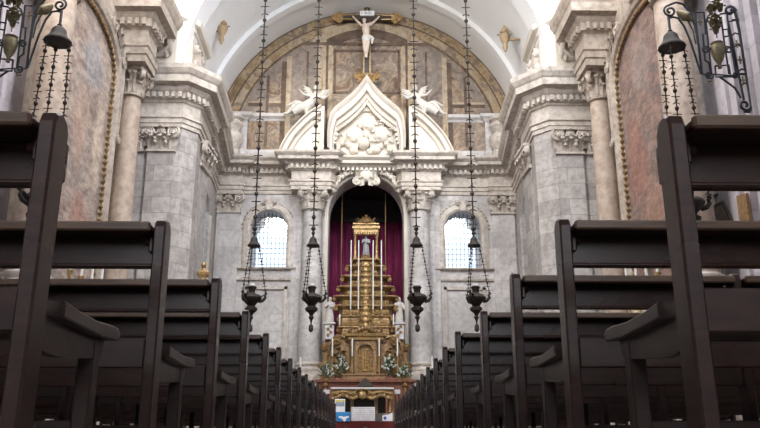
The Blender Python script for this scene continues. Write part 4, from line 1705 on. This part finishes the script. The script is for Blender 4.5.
m.box(-.7, 34.0, zc - .1, .7, 34.3, zc + .17)
m.build('cornice', M['gilt2'], r)
m = MB()
for i in range(9):
    m.ball((-.56 + i * .14, 33.9, zc + .3 + .1 * math.cos((i - 4) * .7)), (.1, .08, .12), 7, 5)
m.scroll((-.66, 33.92, zc + .26), (0, -1, 0), .12, .1)
m.scroll((.66, 33.92, zc + .26), (0, -1, 0), .12, .1)
m.build('crest', M['gilt'], r, True)

# stepped throne above the retable
TY = 34.5
r = thing('gilded_throne', 'tall stepped gilded throne with open canopy in front of the purple curtain', 'altar throne', (0, 34.9, zc))
tiers = [(338, 327, 26.5, 26, 1.0), (327, 316, 27, 26, .95), (316, 305.5, 26, 29, .9), (305.5, 296, 26, 30.5, .8), (296, 286, 22, 27, .7), (286, 275, 18, 23.5, .6), (275, 264.5, 14.5, 19, .5), (264.5, 257.5, 12.5, 15, .42)]
for i, (ya, yb, wb, wt, dp) in enumerate(tiers):
    za, z2 = qz(ya, TY), qz(yb, TY)
    k = .0467
    w0, w1 = wb * k, wt * k
    m = MB()
    h = z2 - za
    y0 = 35.15 - dp
    prof = [(0, 0), (0, .5), ((w1 - w0) * .4, .62), ((w1 - w0), .74), ((w1 - w0) + .03, .78), ((w1 - w0) + .03, .96), (0, 1.0)]
    rings = []
    for o, t in prof:
        a = w0 + o
        y = y0 - o * .6
        rings.append([(-a, 35.4, za + t * h), (-a, y + .22, za + t * h), (-a + .2, y, za + t * h), (a - .2, y, za + t * h), (a, y + .22, za + t * h), (a, 35.4, za + t * h)])
    m.loft(rings, cap=True)
    tr = m.build('tier', M['gilt'], r)
    m = MB()
    nb = max(2, int(w0 / .2))
    for j in range(nb):
        for sg in (-1, 1):
            x = sg * (.26 + (w0 - .42) * (j + .3) / nb)
            m.cbox(x - .07, y0 - .03, za + h * .08, x + .07, y0 + .03, za + h * .46, .015)
            m.scroll((x, y0 - .02, za + h * .28), (0, -1, 0), .05, .05)
    for sg in (-1, 1):
        m.scroll((sg * (w1 - .02), y0 + .02, za + h * .62), (0, -1, 0), h * .2, .1)
    m.tube([(-w1 - .02, y0 - (w1 - w0) * .6 + .1, z2 - .05), (-w1 + .16, y0 - (w1 - w0) * .6 - .04, z2 - .05), (w1 - .16, y0 - (w1 - w0) * .6 - .04, z2 - .05), (w1 + .02, y0 - (w1 - w0) * .6 + .1, z2 - .05)], .035, 6)
    m.build('moulding', M['gilt2'], tr, True)
m = MB()                                   # the central relief climbing the steps
for i in range(13):
    z = qz(333 - i * 5.7, TY)
    y = 34.02 + i * .045
    m.ball((0, y, z), (.16 + .05 * (i % 3 == 0), .12, .17), 9, 6)
    for sg in (-1, 1):
        m.scroll((sg * (.19 - .004 * i), y + .04, z + .06), (0, -1, 0), .10, .08)
        if i % 2:
            m.leaf((sg * .2, y, z), (sg * .5, -1), .16, .26, .5)
m.build('central_relief', M['gilt2'], r, True)
zcol0, zcol1 = qz(257.5, TY), qz(231, TY)
for x in (-.5, .5):
    for y in (34.78, 35.22):
        m = MB()
        m.lathe([(.09, zcol0), (.09, zcol0 + .1), (.055, zcol0 + .16), (.06, zcol0 + .5), (.045, zcol1 - .2), (.08, zcol1 - .1), (.09, zcol1)], (x, y, 0), 12)
        m.build('column', M['gilt2'], r, True)
m = MB()
z1, z2 = qz(231, TY), qz(222, TY)
pth = [(-.5, 35.3), (.5, 35.3), (.5, 34.7), (-.5, 34.7)]
m.box(-.56, 34.7, z1, .56, 35.3, z1 + .16)
m.box(-.64, 34.62, z1 + .16, .64, 35.38, z1 + .28)
m.box(-.6, 34.66, z2 - .06, .6, 35.34, z2)
m.box(-.5, 34.75, z1 + .28, .5, 35.25, z2 - .05)
for i in range(9):
    m.lathe([(.05, z1 - .02), (.055, z1 - .1), (.01, z1 - .16)], (-.44 + i * .11, 34.68, 0), 6)
cn = m.build('canopy', M['gilt2'], r)
m = MB()
m.lathe([(.42, z2), (.44, z2 + .08), (.36, z2 + .14), (.3, z2 + .24), (.12, z2 + .3), (.06, z2 + .36), (.1, z2 + .42), (.02, z2 + .5)], (0, 35, 0), 16)
for i in range(10):
    a = 2 * PI * i / 10
    m.leaf((.4 * math.cos(a), 35 + .4 * math.sin(a), z2), (math.cos(a), math.sin(a)), .16, .26, .3)
m.build('crown', M['gilt'], cn, True)


# statues
def robed(r, x, y, z0, H, robe, skin, baby=True, facing=-1, arm=1, hood=False):
    m = MB()
    w = H * .155

    def wob(a, z):
        return 1 + .07 * math.cos(7 * a + z * 2.2) * max(0, 1 - (z - z0) / (H * .75))
    m.lathe([(w * 1.0, z0), (w * 1.12, z0 + H * .03), (w * 1.0, z0 + H * .25), (w * .86, z0 + H * .45), (w * .80, z0 + H * .58), (w * .92, z0 + H * .72), (w * .86, z0 + H * .79), (w * .4, z0 + H * .84), (w * .3, z0 + H * .87)], (x, y, 0), 24, sy=.72, wob=wob)
    for sg, (ex, ez, hx, hz) in ((-1, (1.15, .62, .5, .66)), (1, (1.15, .62, .25 if arm else 1.3, .60 if arm else .5))):
        sh, el, ha = Vector((x + sg * w * .85, y, z0 + H * .79)), Vector((x + sg * w * ex, y - w * .4, z0 + H * ez)), Vector((x + sg * w * hx, y - w * .95, z0 + H * hz))
        m.tube([sh, sh.lerp(el, .5), el, ha], [w * .32, w * .34, w * .36, w * .24], 8)
    o = m.build('robe', robe, r)
    remesh(o, H * .02, 2)
    m = MB()
    m.tube([(x, y, z0 + H * .83), (x, y - w * .08, z0 + H * .9)], w * .25, 8)
    hd = Vector((x, y - w * .12, z0 + H * .93))
    m.ball(hd, (w * .34, w * .4, w * .47), 10, 8)
    m.ball(hd + Vector((0, -w * .42, -w * .02)), (w * .07, w * .1, w * .11), 6, 4)
    for sg, (hx, hz) in ((-1, (.5, .66)), (1, (.25 if arm else 1.3, .60 if arm else .5))):
        h = Vector((x + sg * w * hx, y - w * 1.02, z0 + H * hz))
        m.ball(h, (w * .14, w * .2, w * .12), 7, 5)
        for k in range(4):
            m.tube([h + Vector(((k - 1.5) * w * .06, -w * .1, 0)), h + Vector(((k - 1.5) * w * .07, -w * .3, w * .05)), h + Vector(((k - 1.5) * w * .07, -w * .38, -w * .03))], w * .035, 5)
        m.tube([h, h + Vector((-sg * w * .2, -w * .1, w * .1))], w * .04, 5)
    m.build('head', skin, r, True)
    m = MB()
    m.lathe([(w * .38, -w * .5), (w * .46, -w * .1), (w * .42, w * .3), (w * .2, w * .52), (w * .03, w * .58)], tuple(hd + Vector((0, w * .1, 0))), 12)
    m.build('veil' if hood else 'hair', robe if hood else skin, r, True)


z0 = qz(256.5, TY)
r = thing('madonna_statue', 'small crowned statue in dark robe under the canopy of the gilded throne', 'statue', (0, 35.0, zcol0))
m = MB()
m.lathe([(.28, zcol0), (.3, zcol0 + .06), (.2, zcol0 + .12), (.24, zcol0 + .2)], (0, 35.0, 0), 14)
m.build('base', M['gilt2'], r, True)
robed(r, 0, 34.9, zcol0 + .18, .98, M['robe'], M['skin'], hood=True)
m = MB()
zz = zcol0 + 1.15
m.lathe([(.06, zz - .04), (.08, zz + .02), (.07, zz + .04), (.05, zz + .1), (.01, zz + .12)], (0, 34.99, 0), 10)
m.build('crown', M['gilt2'], r, True)
for s, px in ((-1, 329.8), (1, 399.3)):
    za = qz(340, 34.4)
    x = PY(px, 320, 34.4)[0]
    zt_ = qz(323, 34.4)
    r = thing('pedestal', 'white pedestal with gilt scrollwork under the saint %s of the throne' % SD[s], 'pedestal', (x, 34.5, .9), 'saint pedestals')
    m = MB()
    m.box(x - .2, 34.42, .9, x + .2, 34.9, za)
    m.build('plinth', M['walnut'], r)
    m = MB()
    m.cbox(x - .2, 34.22, za, x + .2, 34.66, zt_ - .08, .03)
    m.cbox(x - .26, 34.16, zt_ - .08, x + .26, 34.72, zt_, .02)
    m.build('block', M['cloth'], r)
    m = MB()
    for q in range(4):
        m.scroll((x - .06 + .12 * (q % 2), 34.21, za + .2 + q * .13), (0, -1, 0), .07, .04)
    m.build('scrollwork', M['gilt2'], r, True)
    r = thing('saint_statue', 'white robed saint statue on a pedestal %s of the throne, head bowed' % SD[s], 'statue', (x, 34.44, zt_), 'saint statues')
    robed(r, x, 34.44, zt_, 1.16, M['oldwhite'], M['oldwhite'], arm=(s < 0))

# candles
def candle(px, py0, py1, y, lab, rr=.03, sock=.25, grp='altar candles'):
    x, _, z1 = PY(px, py0, y)
    z0 = PY(px, py1, y)[2]
    r = thing('altar_candle', lab, 'candle', (x, y, z0), grp)
    m = MB()
    m.lathe([(rr * 2.6, z0), (rr * 2.6, z0 + .04), (rr * 1.1, z0 + .08), (rr * 1.5, z0 + sock * .6), (rr * 1.2, z0 + sock * .9), (rr * 2.2, z0 + sock)], (x, y, 0), 12)
    m.build('candlestick', M['gilt2'], r, True)
    m = MB()
    m.lathe([(rr, z0 + sock), (rr * .85, z1 - .03), (.008, z1)], (x, y, 0), 12)
    m.build('shaft', M['wax'], r, True)


for px, t_ in ((351.3, 'outer left'), (358.8, 'inner left'), (373.2, 'inner right'), (381.4, 'outer right')):
    candle(px, 240, 316, 33.98 if 'inner' in t_ else 33.99, 'very tall thin white candle in front of the throne steps, %s of the four' % t_, .032, .3, 'tall throne candles')
for px, t_ in ((339.8, 'left'), (393.4, 'right')):
    candle(px, 314, 327.5, 34.05, 'short white candle at the %s end of the lowest throne step' % t_, .035, .12, 'throne step candles')
for px, t_ in ((332.6, 'outer left'), (352.4, 'inner left'), (379.2, 'inner right'), (397.4, 'outer right')):
    candle(px, 338, 378.5, 33.8, 'tall white candle on the high altar before the retable, %s of four' % t_, .034, .95, 'high altar candles')


# flowers
def bouquet(px, pyb, pyc, rx, rz, y, lab, petal, n, grp, vase='gilt2'):
    x, _, z0 = PY(px, pyb, y)
    zc_ = PY(px, pyc, y)[2]
    r = thing('flower_vase', lab, 'flowers', (x, y, z0), grp)
    h = (zc_ - z0) * .55
    m = MB()
    m.lathe([(.09, z0), (.1, z0 + .03), (.035, z0 + h * .25), (.1, z0 + h * .6), (.11, z0 + h * .75), (.05, z0 + h * .92), (.08, z0 + h)], (x, y, 0), 14)
    m.build('vase', M[vase], r, True)
    rn = random.Random(int(px * 10))
    m = MB()
    f = MB()
    for i in range(n):
        a, e = rn.uniform(0, 2 * PI), rn.uniform(.15, 1)
        d = Vector((math.cos(a) * e * rx, math.sin(a) * e * rx * .5, rz * (1.05 - .75 * e * e) * rn.uniform(.7, 1.15)))
        p0 = Vector((x, y, z0 + h))
        p1 = p0 + d
        m.tube([p0, p0.lerp(p1, .5) + Vector((0, 0, .05)), p1], .008, 4)
        for k in range(3):
            q = p0.lerp(p1, rn.uniform(.35, .95))
            m.leaf(q, (rn.uniform(-1, 1), rn.uniform(-1, 1)), .07, .18, .8)
        for k in range(3):
            q = p0.lerp(p1, 1 - .16 * k) + Vector((rn.uniform(-.03, .03), rn.uniform(-.03, .03), rn.uniform(-.02, .03)))
            f.ball(q, (.038, .038, .032), 6, 4)
            for w_ in range(4):
                f.leaf(q, (math.cos(w_ * 1.57), math.sin(w_ * 1.57)), .045, .05, .8)
    m.build('foliage', M['green'], r)
    f.build('blossoms', M[petal], r, True)['kind'] = 'stuff'


bouquet(325.5, 385, 372, .36, .52, 33.0, 'spray of white flowers in a gilt vase at the left end of the altar', 'petal', 16, 'white flower sprays')
bouquet(341.5, 379, 368, .38, .66, 33.7, 'spray of white flowers on the high altar, just left of the central panel', 'petal', 18, 'white flower sprays')
bouquet(388.5, 379, 368, .38, .66, 33.7, 'spray of white flowers on the high altar, just right of the central panel', 'petal', 18, 'white flower sprays')
bouquet(405, 385, 372, .36, .52, 33.0, 'spray of white flowers in a gilt vase at the right end of the altar', 'petal', 16, 'white flower sprays')
bouquet(338.5, 385, 379, .2, .26, 33.25, 'low posy of pink flowers on the altar edge, left side', 'pink', 16, 'pink posies')
bouquet(391, 385, 379, .2, .26, 33.25, 'low posy of pink flowers on the altar edge, right side', 'pink', 16, 'pink posies')
for px, s in ((325.3, 'left'), (405, 'right')):
    x, y = PY(px, 385, 33.0)[0], 33.0
    zz = PY(px, 385, 33.0)[2]
    m = MB()
    m.lathe([(.16, .9), (.16, .96), (.06, 1.05), (.09, 1.4), (.05, 1.7), (.07, zz - .1), (.14, zz - .03), (.14, zz)], (x, y, 0), 14)
    m.single('flower_stand', M['gilt2'], 'turned gilt stand holding white flowers at the %s end of the altar' % s, 'stand', (x, y, .9), 'gilt flower stands', True)

# celebrant's chair behind the altar table
r = thing('chair', 'dark pointed chair back showing above the middle of the altar table', 'chair', (.0, 30.6, .9))
x0 = PY(365.5, 380, 30.6)[0]
zt_ = PY(366, 377.5, 30.6)[2]
m = MB()
m.prism([(x0 - .28, 1.35), (x0 + .28, 1.35), (x0 + .28, zt_ - .26), (x0 + .16, zt_ - .12), (x0, zt_), (x0 - .16, zt_ - .12), (x0 - .28, zt_ - .26)], 30.8, 30.86)
m.build('backrest', M['crosswood'], r)
m = MB()
m.cbox(x0 - .28, 30.3, 1.3, x0 + .28, 30.86, 1.37)
m.build('seat', M['redwood'], r)
for a in (-.25, .25):
    for b in (30.34, 30.82):
        m = MB()
        m.cbox(x0 + a - .025, b - .025, .9, x0 + a + .025, b + .025, 1.3)
        m.build('leg', M['crosswood'], r)

# altar table
AY = 29.2
xl, xr = PY(330.5, 389, AY)[0], PY(394, 389, AY)[0]
zt_ = PY(362, 387.4, AY)[2]
zf = PY(362, 391.5, AY)[2]
zg = PY(362, 399.5, AY)[2]
r = thing('altar_table', 'altar table with white cloth top and carved gilt frieze', 'altar', ((xl + xr) / 2, AY + .5, .9))
m = MB()
m.cbox(xl, AY, zt_ - .07, xr, AY + 1.0, zt_, .015)
m.build('top', M['cloth'], r, label='white cloth-covered top')
m = MB()
m.box(xl + .06, AY + .08, zf - .02, xr - .06, AY + .92, zt_ - .07)
m.box(xl + .06, AY + .06, zf - .18, xr - .06, AY + .12, zf)
m.build('apron', M['gilt'], r)
m = MB()
n = 26
for i in range(n):
    u = i / (n - 1)
    x = xl + .1 + (xr - xl - .2) * u
    dz = (.5 + .5 * math.cos(u * 6 * PI)) * (zf - zg) * .55
    m.ball((x, AY + .05, zf - .12 - dz * .8), (.07, .05, .07), 7, 5)
    m.scroll((x, AY + .05, zf - .02 - dz * .3), (0, -1, 0), .06, .05)
    if i % 2:
        m.leaf((x, AY + .04, zf - .2 - dz * .5), (.3, -1), .14, .2, .4)
c = (xl + xr) / 2
for i in range(9):
    a = PI * i / 8
    m.leaf((c + .16 * math.cos(a), AY + .03, zg + .08 + .1 * math.sin(a)), (math.cos(a), -1), .14, .22, .4)
m.ball((c, AY + .02, zg + .16), (.16, .08, .16), 9, 6)
m.build('carved_festoon', M['gilt2'], r, True)
for x in (xl + .14, xr - .14):
    for y in (AY + .14, AY + .86):
        m = MB()
        m.lathe([(.09, .9), (.1, .98), (.05, 1.06), (.07, 1.3), (.05, 1.45), (.1, zf - .1)], (x, y, 0), 12)
        m.scroll((x, y - .08, zf - .2), (0, -1, 0), .08, .08)
        m.build('leg', M['gilt'], r, True)
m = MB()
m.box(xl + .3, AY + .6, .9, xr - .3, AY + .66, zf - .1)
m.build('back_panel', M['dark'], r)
for px in (352, 376):
    m = MB()
    x = PY(px, 405, AY + .5)[0]
    m.cbox(x - .07, AY + .5, .9, x + .07, AY + .6, zf - .02, .01)
    m.build('strut', M['tan'], r)

# steps carpet
m = MB()
x0, x1 = -1.55, 1.45
prof = [(26.4, .012), (26.985, .012), (26.985, .312), (27.585, .312), (27.585, .612), (27.72, .612)]
rows = [[(x, y, z) for x in (x0, x1)] for y, z in prof]
low = [[(x, y - .01 if i % 2 else y, z - .011) for x in (x0, x1)] for i, (y, z) in enumerate(prof)]
rows = [[(x0, y, z), (x1, y, z), (x1, y + .006, z - .01), (x0, y + .006, z - .01)] for y, z in prof]
m.loft(rows, cap=True)
m.single('carpet', M['carpet'], 'red carpet with grey pattern running up the altar steps', 'carpet', (0, 27.6, .01))


# signs before the altar
def board(name, lab, cat, x0p, x1p, ytp, ybp, y, mat, group=None, base=.6):
    a, b = PY(x0p, ytp, y), PY(x1p, ybp, y)
    r = thing(name, lab, cat, ((a[0] + b[0]) / 2, y, base), group)
    m = MB()
    m.cbox(a[0], y, b[2], b[0], y + .03, a[2], .006)
    o = m.build('panel', mat, r)
    m = MB()
    xm = (a[0] + b[0]) / 2
    for xx in (a[0] + .05, b[0] - .05):
        m.tube([(xx, y + .04, b[2] + .02), (xx, y + .25, base + .01)], .012, 5)
        m.tube([(xx, y + .015, max(b[2], base + .012)), (xx, y + .015, base + .01)], .012, 5)
    m.build('stand', M['iron'], r)
    return r, o, a[0], b[0], a[2], b[2]


def linemat(name, base, ink, rows, wscale):
    m, nt, b = newmat(name)
    v = N(nt, 'ShaderNodeTexCoord').outputs['Object']
    sp = N(nt, 'ShaderNodeSeparateXYZ')
    nt.links.new(v, sp.inputs[0])
    w = N(nt, 'ShaderNodeMath', operation='MULTIPLY')
    nt.links.new(sp.outputs[2], w.inputs[0])
    w.inputs[1].default_value = rows
    f = N(nt, 'ShaderNodeMath', operation='FRACT')
    nt.links.new(w.outputs[0], f.inputs[0])
    c = N(nt, 'ShaderNodeMath', operation='LESS_THAN')
    nt.links.new(f.outputs[0], c.inputs[0])
    c.inputs[1].default_value = .4
    n = noise(nt, v, wscale, 2, .5, (1, 0, .3))
    g = N(nt, 'ShaderNodeMath', operation='GREATER_THAN')
    nt.links.new(n, g.inputs[0])
    g.inputs[1].default_value = .46
    k = N(nt, 'ShaderNodeMath', operation='MULTIPLY')
    nt.links.new(c.outputs[0], k.inputs[0])
    nt.links.new(g.outputs[0], k.inputs[1])
    k2 = N(nt, 'ShaderNodeMath', operation='MULTIPLY')
    nt.links.new(k.outputs[0], k2.inputs[0])
    k2.inputs[1].default_value = .45
    nt.links.new(mixc(nt, k2.outputs[0], base, ink), b.inputs['Base Color'])
    b.inputs['Roughness'].default_value = .7
    return m


SY = 27.75
text_card = linemat('printed_card', (.80, .79, .80), (.35, .33, .36), 14, 14)
r, o, a, b, zt_, zb_ = board('sign_board', 'large white board with faint lines of print before the altar table', 'sign', 351.3, 375, 407, 421, SY, text_card)
r, o, a, b, zt_, zb_ = board('poster', 'tall white poster with small yellow and blue picture', 'poster', 335, 345, 399, 413, SY + .1, M['paper'], None)
m = MB()
h = zt_ - zb_
m.box(a + .03, SY + .09, zt_ - h * .22, b - .03, SY + .102, zt_ - h * .06)
m.build('picture', simple('yellow_print', (.72, .60, .18), .6, var=.2), r)
m = MB()
m.box(a + .03, SY + .09, zt_ - h * .5, b - .03, SY + .102, zt_ - h * .22)
m.build('picture', simple('blue_grey_print', (.36, .42, .55), .6, var=.5, scale=20), r)
blue = simple('sky_blue_print', (.04, .30, .68), .5, var=.5, scale=4)
r, o, a, b, zt_, zb_ = board('poster', 'bright blue poster with white cloud-like shape', 'poster', 336, 350.2, 412, 421.5, SY - .2, blue, None)
m = MB()
for i in range(6):
    u = (i + .5) / 6
    m.ball((a + (b - a) * (.25 + .6 * u), SY - .2, zb_ + (zt_ - zb_) * (.36 + .12 * math.sin(u * 9))), (.06, .006, .035 + .05 * (i == 3)), 8, 5)
m.build('white_shape', M['paper'], r, True)
x0 = PY(382.3, 421, SY)
r = thing('sign_board', 'small slanted white sign with round blue mark, beside the right pews', 'sign', (x0[0] + .2, SY, .6))
pts = [PY(*q, SY) for q in ((382.3, 415.5), (389, 414.3), (392.5, 412.3), (392.5, 421), (382.3, 421))]
m = MB()
m.prism([(p[0], p[2]) for p in pts], SY, SY + .03)
m.build('panel', M['paper'], r)
c = PY(385, 418, SY)
m = MB()
m.lathe([(.055, -.006), (.055, .006)], (c[0], SY - .002, c[2]), 16, (0, -1, 0))
m.build('mark', simple('deep_blue_print', (.05, .10, .45), .5), r)
m = MB()
for p in (pts[0], pts[2]):
    m.tube([(p[0] + .02 * (1 if p is pts[0] else -1), SY + .04, pts[3][2] + .1), (p[0] + .02 * (1 if p is pts[0] else -1), SY + .2, .61)], .012, 5)
m.build('stand', M['iron'], r)
for px, s in ((326.5, 'left'), (397.5, 'right')):
    a, b = PY(px - 2.5, 390, 30.0), PY(px + 2.5, 394, 30.0)
    r = thing('side_table', 'little white-draped side table just %s of the altar table' % s, 'table', ((a[0] + b[0]) / 2, 30.2, .9), 'credence tables')
    m = MB()
    m.cbox(a[0], 30.0, a[2] - .04, b[0], 30.4, a[2], .01)
    m.build('table_top', M['walnut'], r)
    m = MB()
    m.cbox(a[0] - .012, 29.985, b[2], b[0] + .012, 30.415, a[2] + .012, .01)
    m.build('cloth', M['cloth'], r)
    for xx in (a[0] + .03, b[0] - .03):
        for yy in (30.04, 30.36):
            m = MB()
            m.tube([(xx, yy, .9), (xx, yy, a[2] - .04)], .02, 6)
            m.build('leg', M['crosswood'], r)
# tall candles by the column bases
for px, y0, y1, s in ((300.5, 357, 371, 'left'), (432, 356, 372, 'right')):
    x, _, zt_ = PY(px, y0, 31.0)
    zb_ = PY(px, y1, 31.0)[2]
    r = thing('processional_candle', 'tall white candle on a dark stand beside the %s niche column base' % s, 'candle', (x, 31.0, .9), 'standing candles')
    m = MB()
    m.lathe([(.04, zb_), (.035, zt_ - .03), (.006, zt_)], (x, 31, 0), 10)
    m.build('candle', M['wax'], r, True)
    m = MB()
    m.lathe([(.17, .9), (.17, .94), (.04, 1.0), (.03, zb_ - .1), (.08, zb_ - .02), (.08, zb_)], (x, 31, 0), 12)
    m.build('stand', M['bronze'], r, True)

# gilt bust at the left pier, leaning pictures at the right nave wall
x, y, z = PY(203, 279, 27.0)
r = thing('gilt_bust', 'small gilt bust standing at the foot of the left pier', 'statue', (x, y, 0))
m = MB()
m.cbox(x - .2, y - .2, 0, x + .2, y + .2, z - .2, .03)
m.cbox(x - .26, y - .26, z - .2, x + .26, y + .26, z - .1, .02)
m.build('pedestal', M['trim'], r)
m = MB()
m.lathe([(.12, z - .1), (.14, z - .05), (.08, z), (.22, z + .12), (.25, z + .24), (.1, z + .34), (.07, z + .4)], (x, y, 0), 14, sy=.7)
m.ball((x, y - .02, z + .5), (.1, .12, .13), 10, 8)
m.ball((x, y - .14, z + .49), (.02, .03, .03), 6, 4)
o = m.build('bust', M['gilt2'], r)
remesh(o, .02, 1)


def leaning(name, lab, cat, corners, x, mat, inner=None):
    P = [Vector(PX(a, b, x)[1:]) for a, b in corners]
    c = sum(P, Vector((0, 0))) / 4
    r = thing(name, lab, cat, (x, c.x, min(p.y for p in P)))
    m = MB()
    m.prism([tuple(p) for p in P], x, x + .07, 'x')
    m.build('frame', mat, r)
    if inner:
        m = MB()
        m.prism([tuple(c + (p - c) * .74) for p in P], x - .012, x + .02, 'x')
        m.build('picture', inner, r)
    m = MB()
    m.tube([(x + .03, c.x, c.y), (9.31, c.x, c.y)], .03, 5)
    m.build('wall_fixing', M['iron'], r)
    return r


leaning('picture', 'small dark-framed picture hung askew on the right nave wall', 'picture', ((711.5, 206.5), (721.5, 201), (732, 224), (721, 228)), 9.2, M['crosswood'], M['frescogrey'])
leaning('notice_panel', 'narrow brown wooden panel beside the askew picture on the right wall', 'panel', ((736, 196), (745.5, 193), (750, 224), (740, 226)), 9.0, M['walnut'])
x, y, z = PX(713.5, 199, 9.25)
m = MB()
m.box(x - .03, y - .03, z - .22, x + .06, y + .03, z + .22)
m.box(x - .03, y - .2, z + .04, x + .06, y + .2, z + .09)
m.single('wall_cross', M['crosswood'], 'tiny dark cross above the askew picture on the right nave wall', 'cross', (x, y, z - .22))

# ------------------------------------------------------------------ pews
PW = 4.2
PITCH = 1.10
NP = 18
ords = ['nearest', 'second', 'third', 'fourth', 'fifth', 'sixth', 'seventh', 'eighth', 'ninth', 'tenth', 'eleventh', 'twelfth', 'thirteenth', 'fourteenth', 'fifteenth', 'sixteenth', 'seventeenth', 'last']


YL = [1.83, 2.86, 3.98, 5.08, 6.25, 7.26]
YR = [1.82, 2.81, 3.84, 5.06, 6.12, 7.2]
XL = [.79, .767, .765, .775, .785, .79, .785, .78, .775]
XR = [.775, .735, .745, .765, .715, .72, .73, .735, .74]


def make_pew(s):
    """aisle end at local x=0, the bench runs outwards (s)"""
    side = SD[s]
    r = thing('pew', 'x', 'pew', (0, 0, 0), 'dark pews %s of the aisle' % side)

    def fin(m, name, smooth=False):
        return (m if s > 0 else m.mirror()).build(name, M['wood'], r, smooth)
    pprof = [(-.005, 0), (.09, 0), (.088, .5), (.094, .78), (.092, .895), (.08, .915), (.055, .925), (.03, .925), (.008, .915), (-.002, .89), (.0, .5)]
    for x in (0, 1.13, PW - .05):
        m = MB()
        rings = []
        for k, c in ((0, .006), (.006, 0), (.038, 0), (.044, .006)):
            cy = .045
            rings.append([(x + k, cy + (a - cy) * (1 - c / .045), b - (c if b > .8 else 0)) for a, b in pprof])
        m.loft(rings, cap=True)
        fin(m, 'post')
    for i, (xa, xb) in enumerate(((.05, 1.13), (1.18, PW - .05))):
        m = MB()
        m.cbox(xa, -.016, .872, xb, .15, .897, .006)
        fin(m, 'ledge')
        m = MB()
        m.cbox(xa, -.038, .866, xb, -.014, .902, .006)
        fin(m, 'edge_strip').data.materials[0] = M['wornlitwood']
    m = MB()
    m.cbox(.01, .108, .765, PW - .01, .13, .873, .004)
    m.cbox(.05, .098, .752, PW - .05, .14, .768, .006)
    fin(m, 'back_board')
    m = MB()
    m.cbox(.05, .03, .36, PW - .05, .055, .47, .005)
    fin(m, 'lower_rail')
    m = MB()
    rings = []
    for x, g in ((-.003, .004), (.001, 0), (PW + .012, 0), (PW + .018, .008)):
        rings.append([(x, a, b) for a, b in ((.19 + g, .418 + g), (.19 + g, .462 - g), (.30, .452 - g), (.45, .446 - g), (.6, .452 - g), (.655 - g, .45 - g), (.675 - g, .435), (.66 - g, .412 + g), (.5, .405 + g))])
    m.loft(rings, cap=True)
    fin(m, 'seat')
    for x in (.03, PW - .07):
        m = MB()
        m.prism([(.09, .335), (.09, .425), (.2, .42), (.5, .405), (.62, .41), (.61, .365), (.54, .345), (.3, .325), (.2, .325)], x, x + .035, 'x')
        fin(m, 'bracket')
    for x in (.028, 1.12, PW - .078):
        m = MB()
        m.cbox(x, .53, 0, x + .05, .59, .40, .006)
        fin(m, 'leg')
    m = MB()
    m.cbox(.05, .55, .12, PW - .05, .57, .165, .004)
    fin(m, 'stretcher')
    m = MB()
    m.cbox(.055, .05, .80, .075, .108, .862, .006)
    m.ball((.085, .075, .845), (.014, .02, .014), 7, 5)
    fin(m, 'hook')
    return r


for s in (-1, 1):
    src = make_pew(s)
    kids = list(src.children)
    for k in range(NP):
        if k == 0:
            o = src
        else:
            o = src.copy()
            COL.objects.link(o)
            for ch in kids:
                c = ch.copy()
                COL.objects.link(c)
                c.parent = o
        yy = (YL if s < 0 else YR)
        xx = (XL if s < 0 else XR)
        o.location = (s * (xx[k] if k < len(xx) else .755), yy[k] if k < len(yy) else yy[-1] + (k - len(yy) + 1) * PITCH, 0)
        w_ = ords[k]
        o['label'] = 'dark open-backed wooden pew %s of the aisle, %s' % (SD[s], 'closest to the viewer' if k == 0 else 'closest to the altar' if k == NP - 1 else w_ + ' from the viewer')

# ------------------------------------------------------------------ light
wd = bpy.data.worlds.new('sky')
sc.world = wd
wd.use_nodes = True
bg = wd.node_tree.nodes['Background']
bg.inputs[0].default_value = (.78, .88, 1, 1)
bg.inputs[1].default_value = 2.0


def area(name, loc, target, sx, sy, power, col):
    l = bpy.data.lights.new(name, 'AREA')
    l.shape = 'RECTANGLE'
    l.size, l.size_y = sx, sy
    l.energy = power
    l.color = col
    o = bpy.data.objects.new(name, l)
    COL.objects.link(o)
    o.location = loc
    d = Vector(target) - Vector(loc)
    o.rotation_euler = d.to_track_quat('-Z', 'Y').to_euler()
    return o


def spot(name, loc, target, power, ang, col, blend=.6, r=.3):
    l = bpy.data.lights.new(name, 'SPOT')
    l.energy = power
    l.spot_size = math.radians(ang)
    l.spot_blend = blend
    l.shadow_soft_size = r
    l.color = col
    o = bpy.data.objects.new(name, l)
    COL.objects.link(o)
    o.location = loc
    d = Vector(target) - Vector(loc)
    o.rotation_euler = d.to_track_quat('-Z', 'Y').to_euler()
    return o


area('overhead_fill', (0, 18, 23.8), (0, 32, 9), 9, 7, 3300, (.95, .97, 1))  # added unseen area lamp below the closed vault, standing in for high daylight
area('side_fill_left', (-8.6, 14, 17.5), (4, 33, 15.5), 6, 3, 3500, (1, .96, .90))  # added warm fill for vault and back wall; no clerestory window is modelled
area('side_fill_right', (8.6, 14, 17.5), (-4, 33, 15.5), 6, 3, 3500, (.86, .92, 1))  # matching cool fill added on the other side, again without a window
area('rear_fill', (0, -4.7, 4.6), (0, 30, 9), 6, 6, 430, (.90, .94, 1))  # fill added behind the camera to lighten the pew backs; rear wall is closed
spot('pediment_spot_left', (-5.0, 27.5, 17.4), (-2.6, 35.3, 15.3), 1150, 46, (1, .96, .88))  # unseen spot added for the bright glare on the pediment
spot('pediment_spot_right', (5.0, 27.5, 17.4), (2.0, 35.3, 14.0), 1150, 46, (1, .96, .88))  # second unseen spot, added for the glare on the other half

vs = sc.view_settings
sc.display_settings.display_device = 'sRGB'
vs.view_transform = 'Standard'
vs.look = 'None'
vs.exposure = .12
vs.gamma = 1
vs.use_curve_mapping = False
sc.cycles.use_denoising = True
sc.cycles.max_bounces = 8
sc.cycles.sample_clamp_indirect = 6
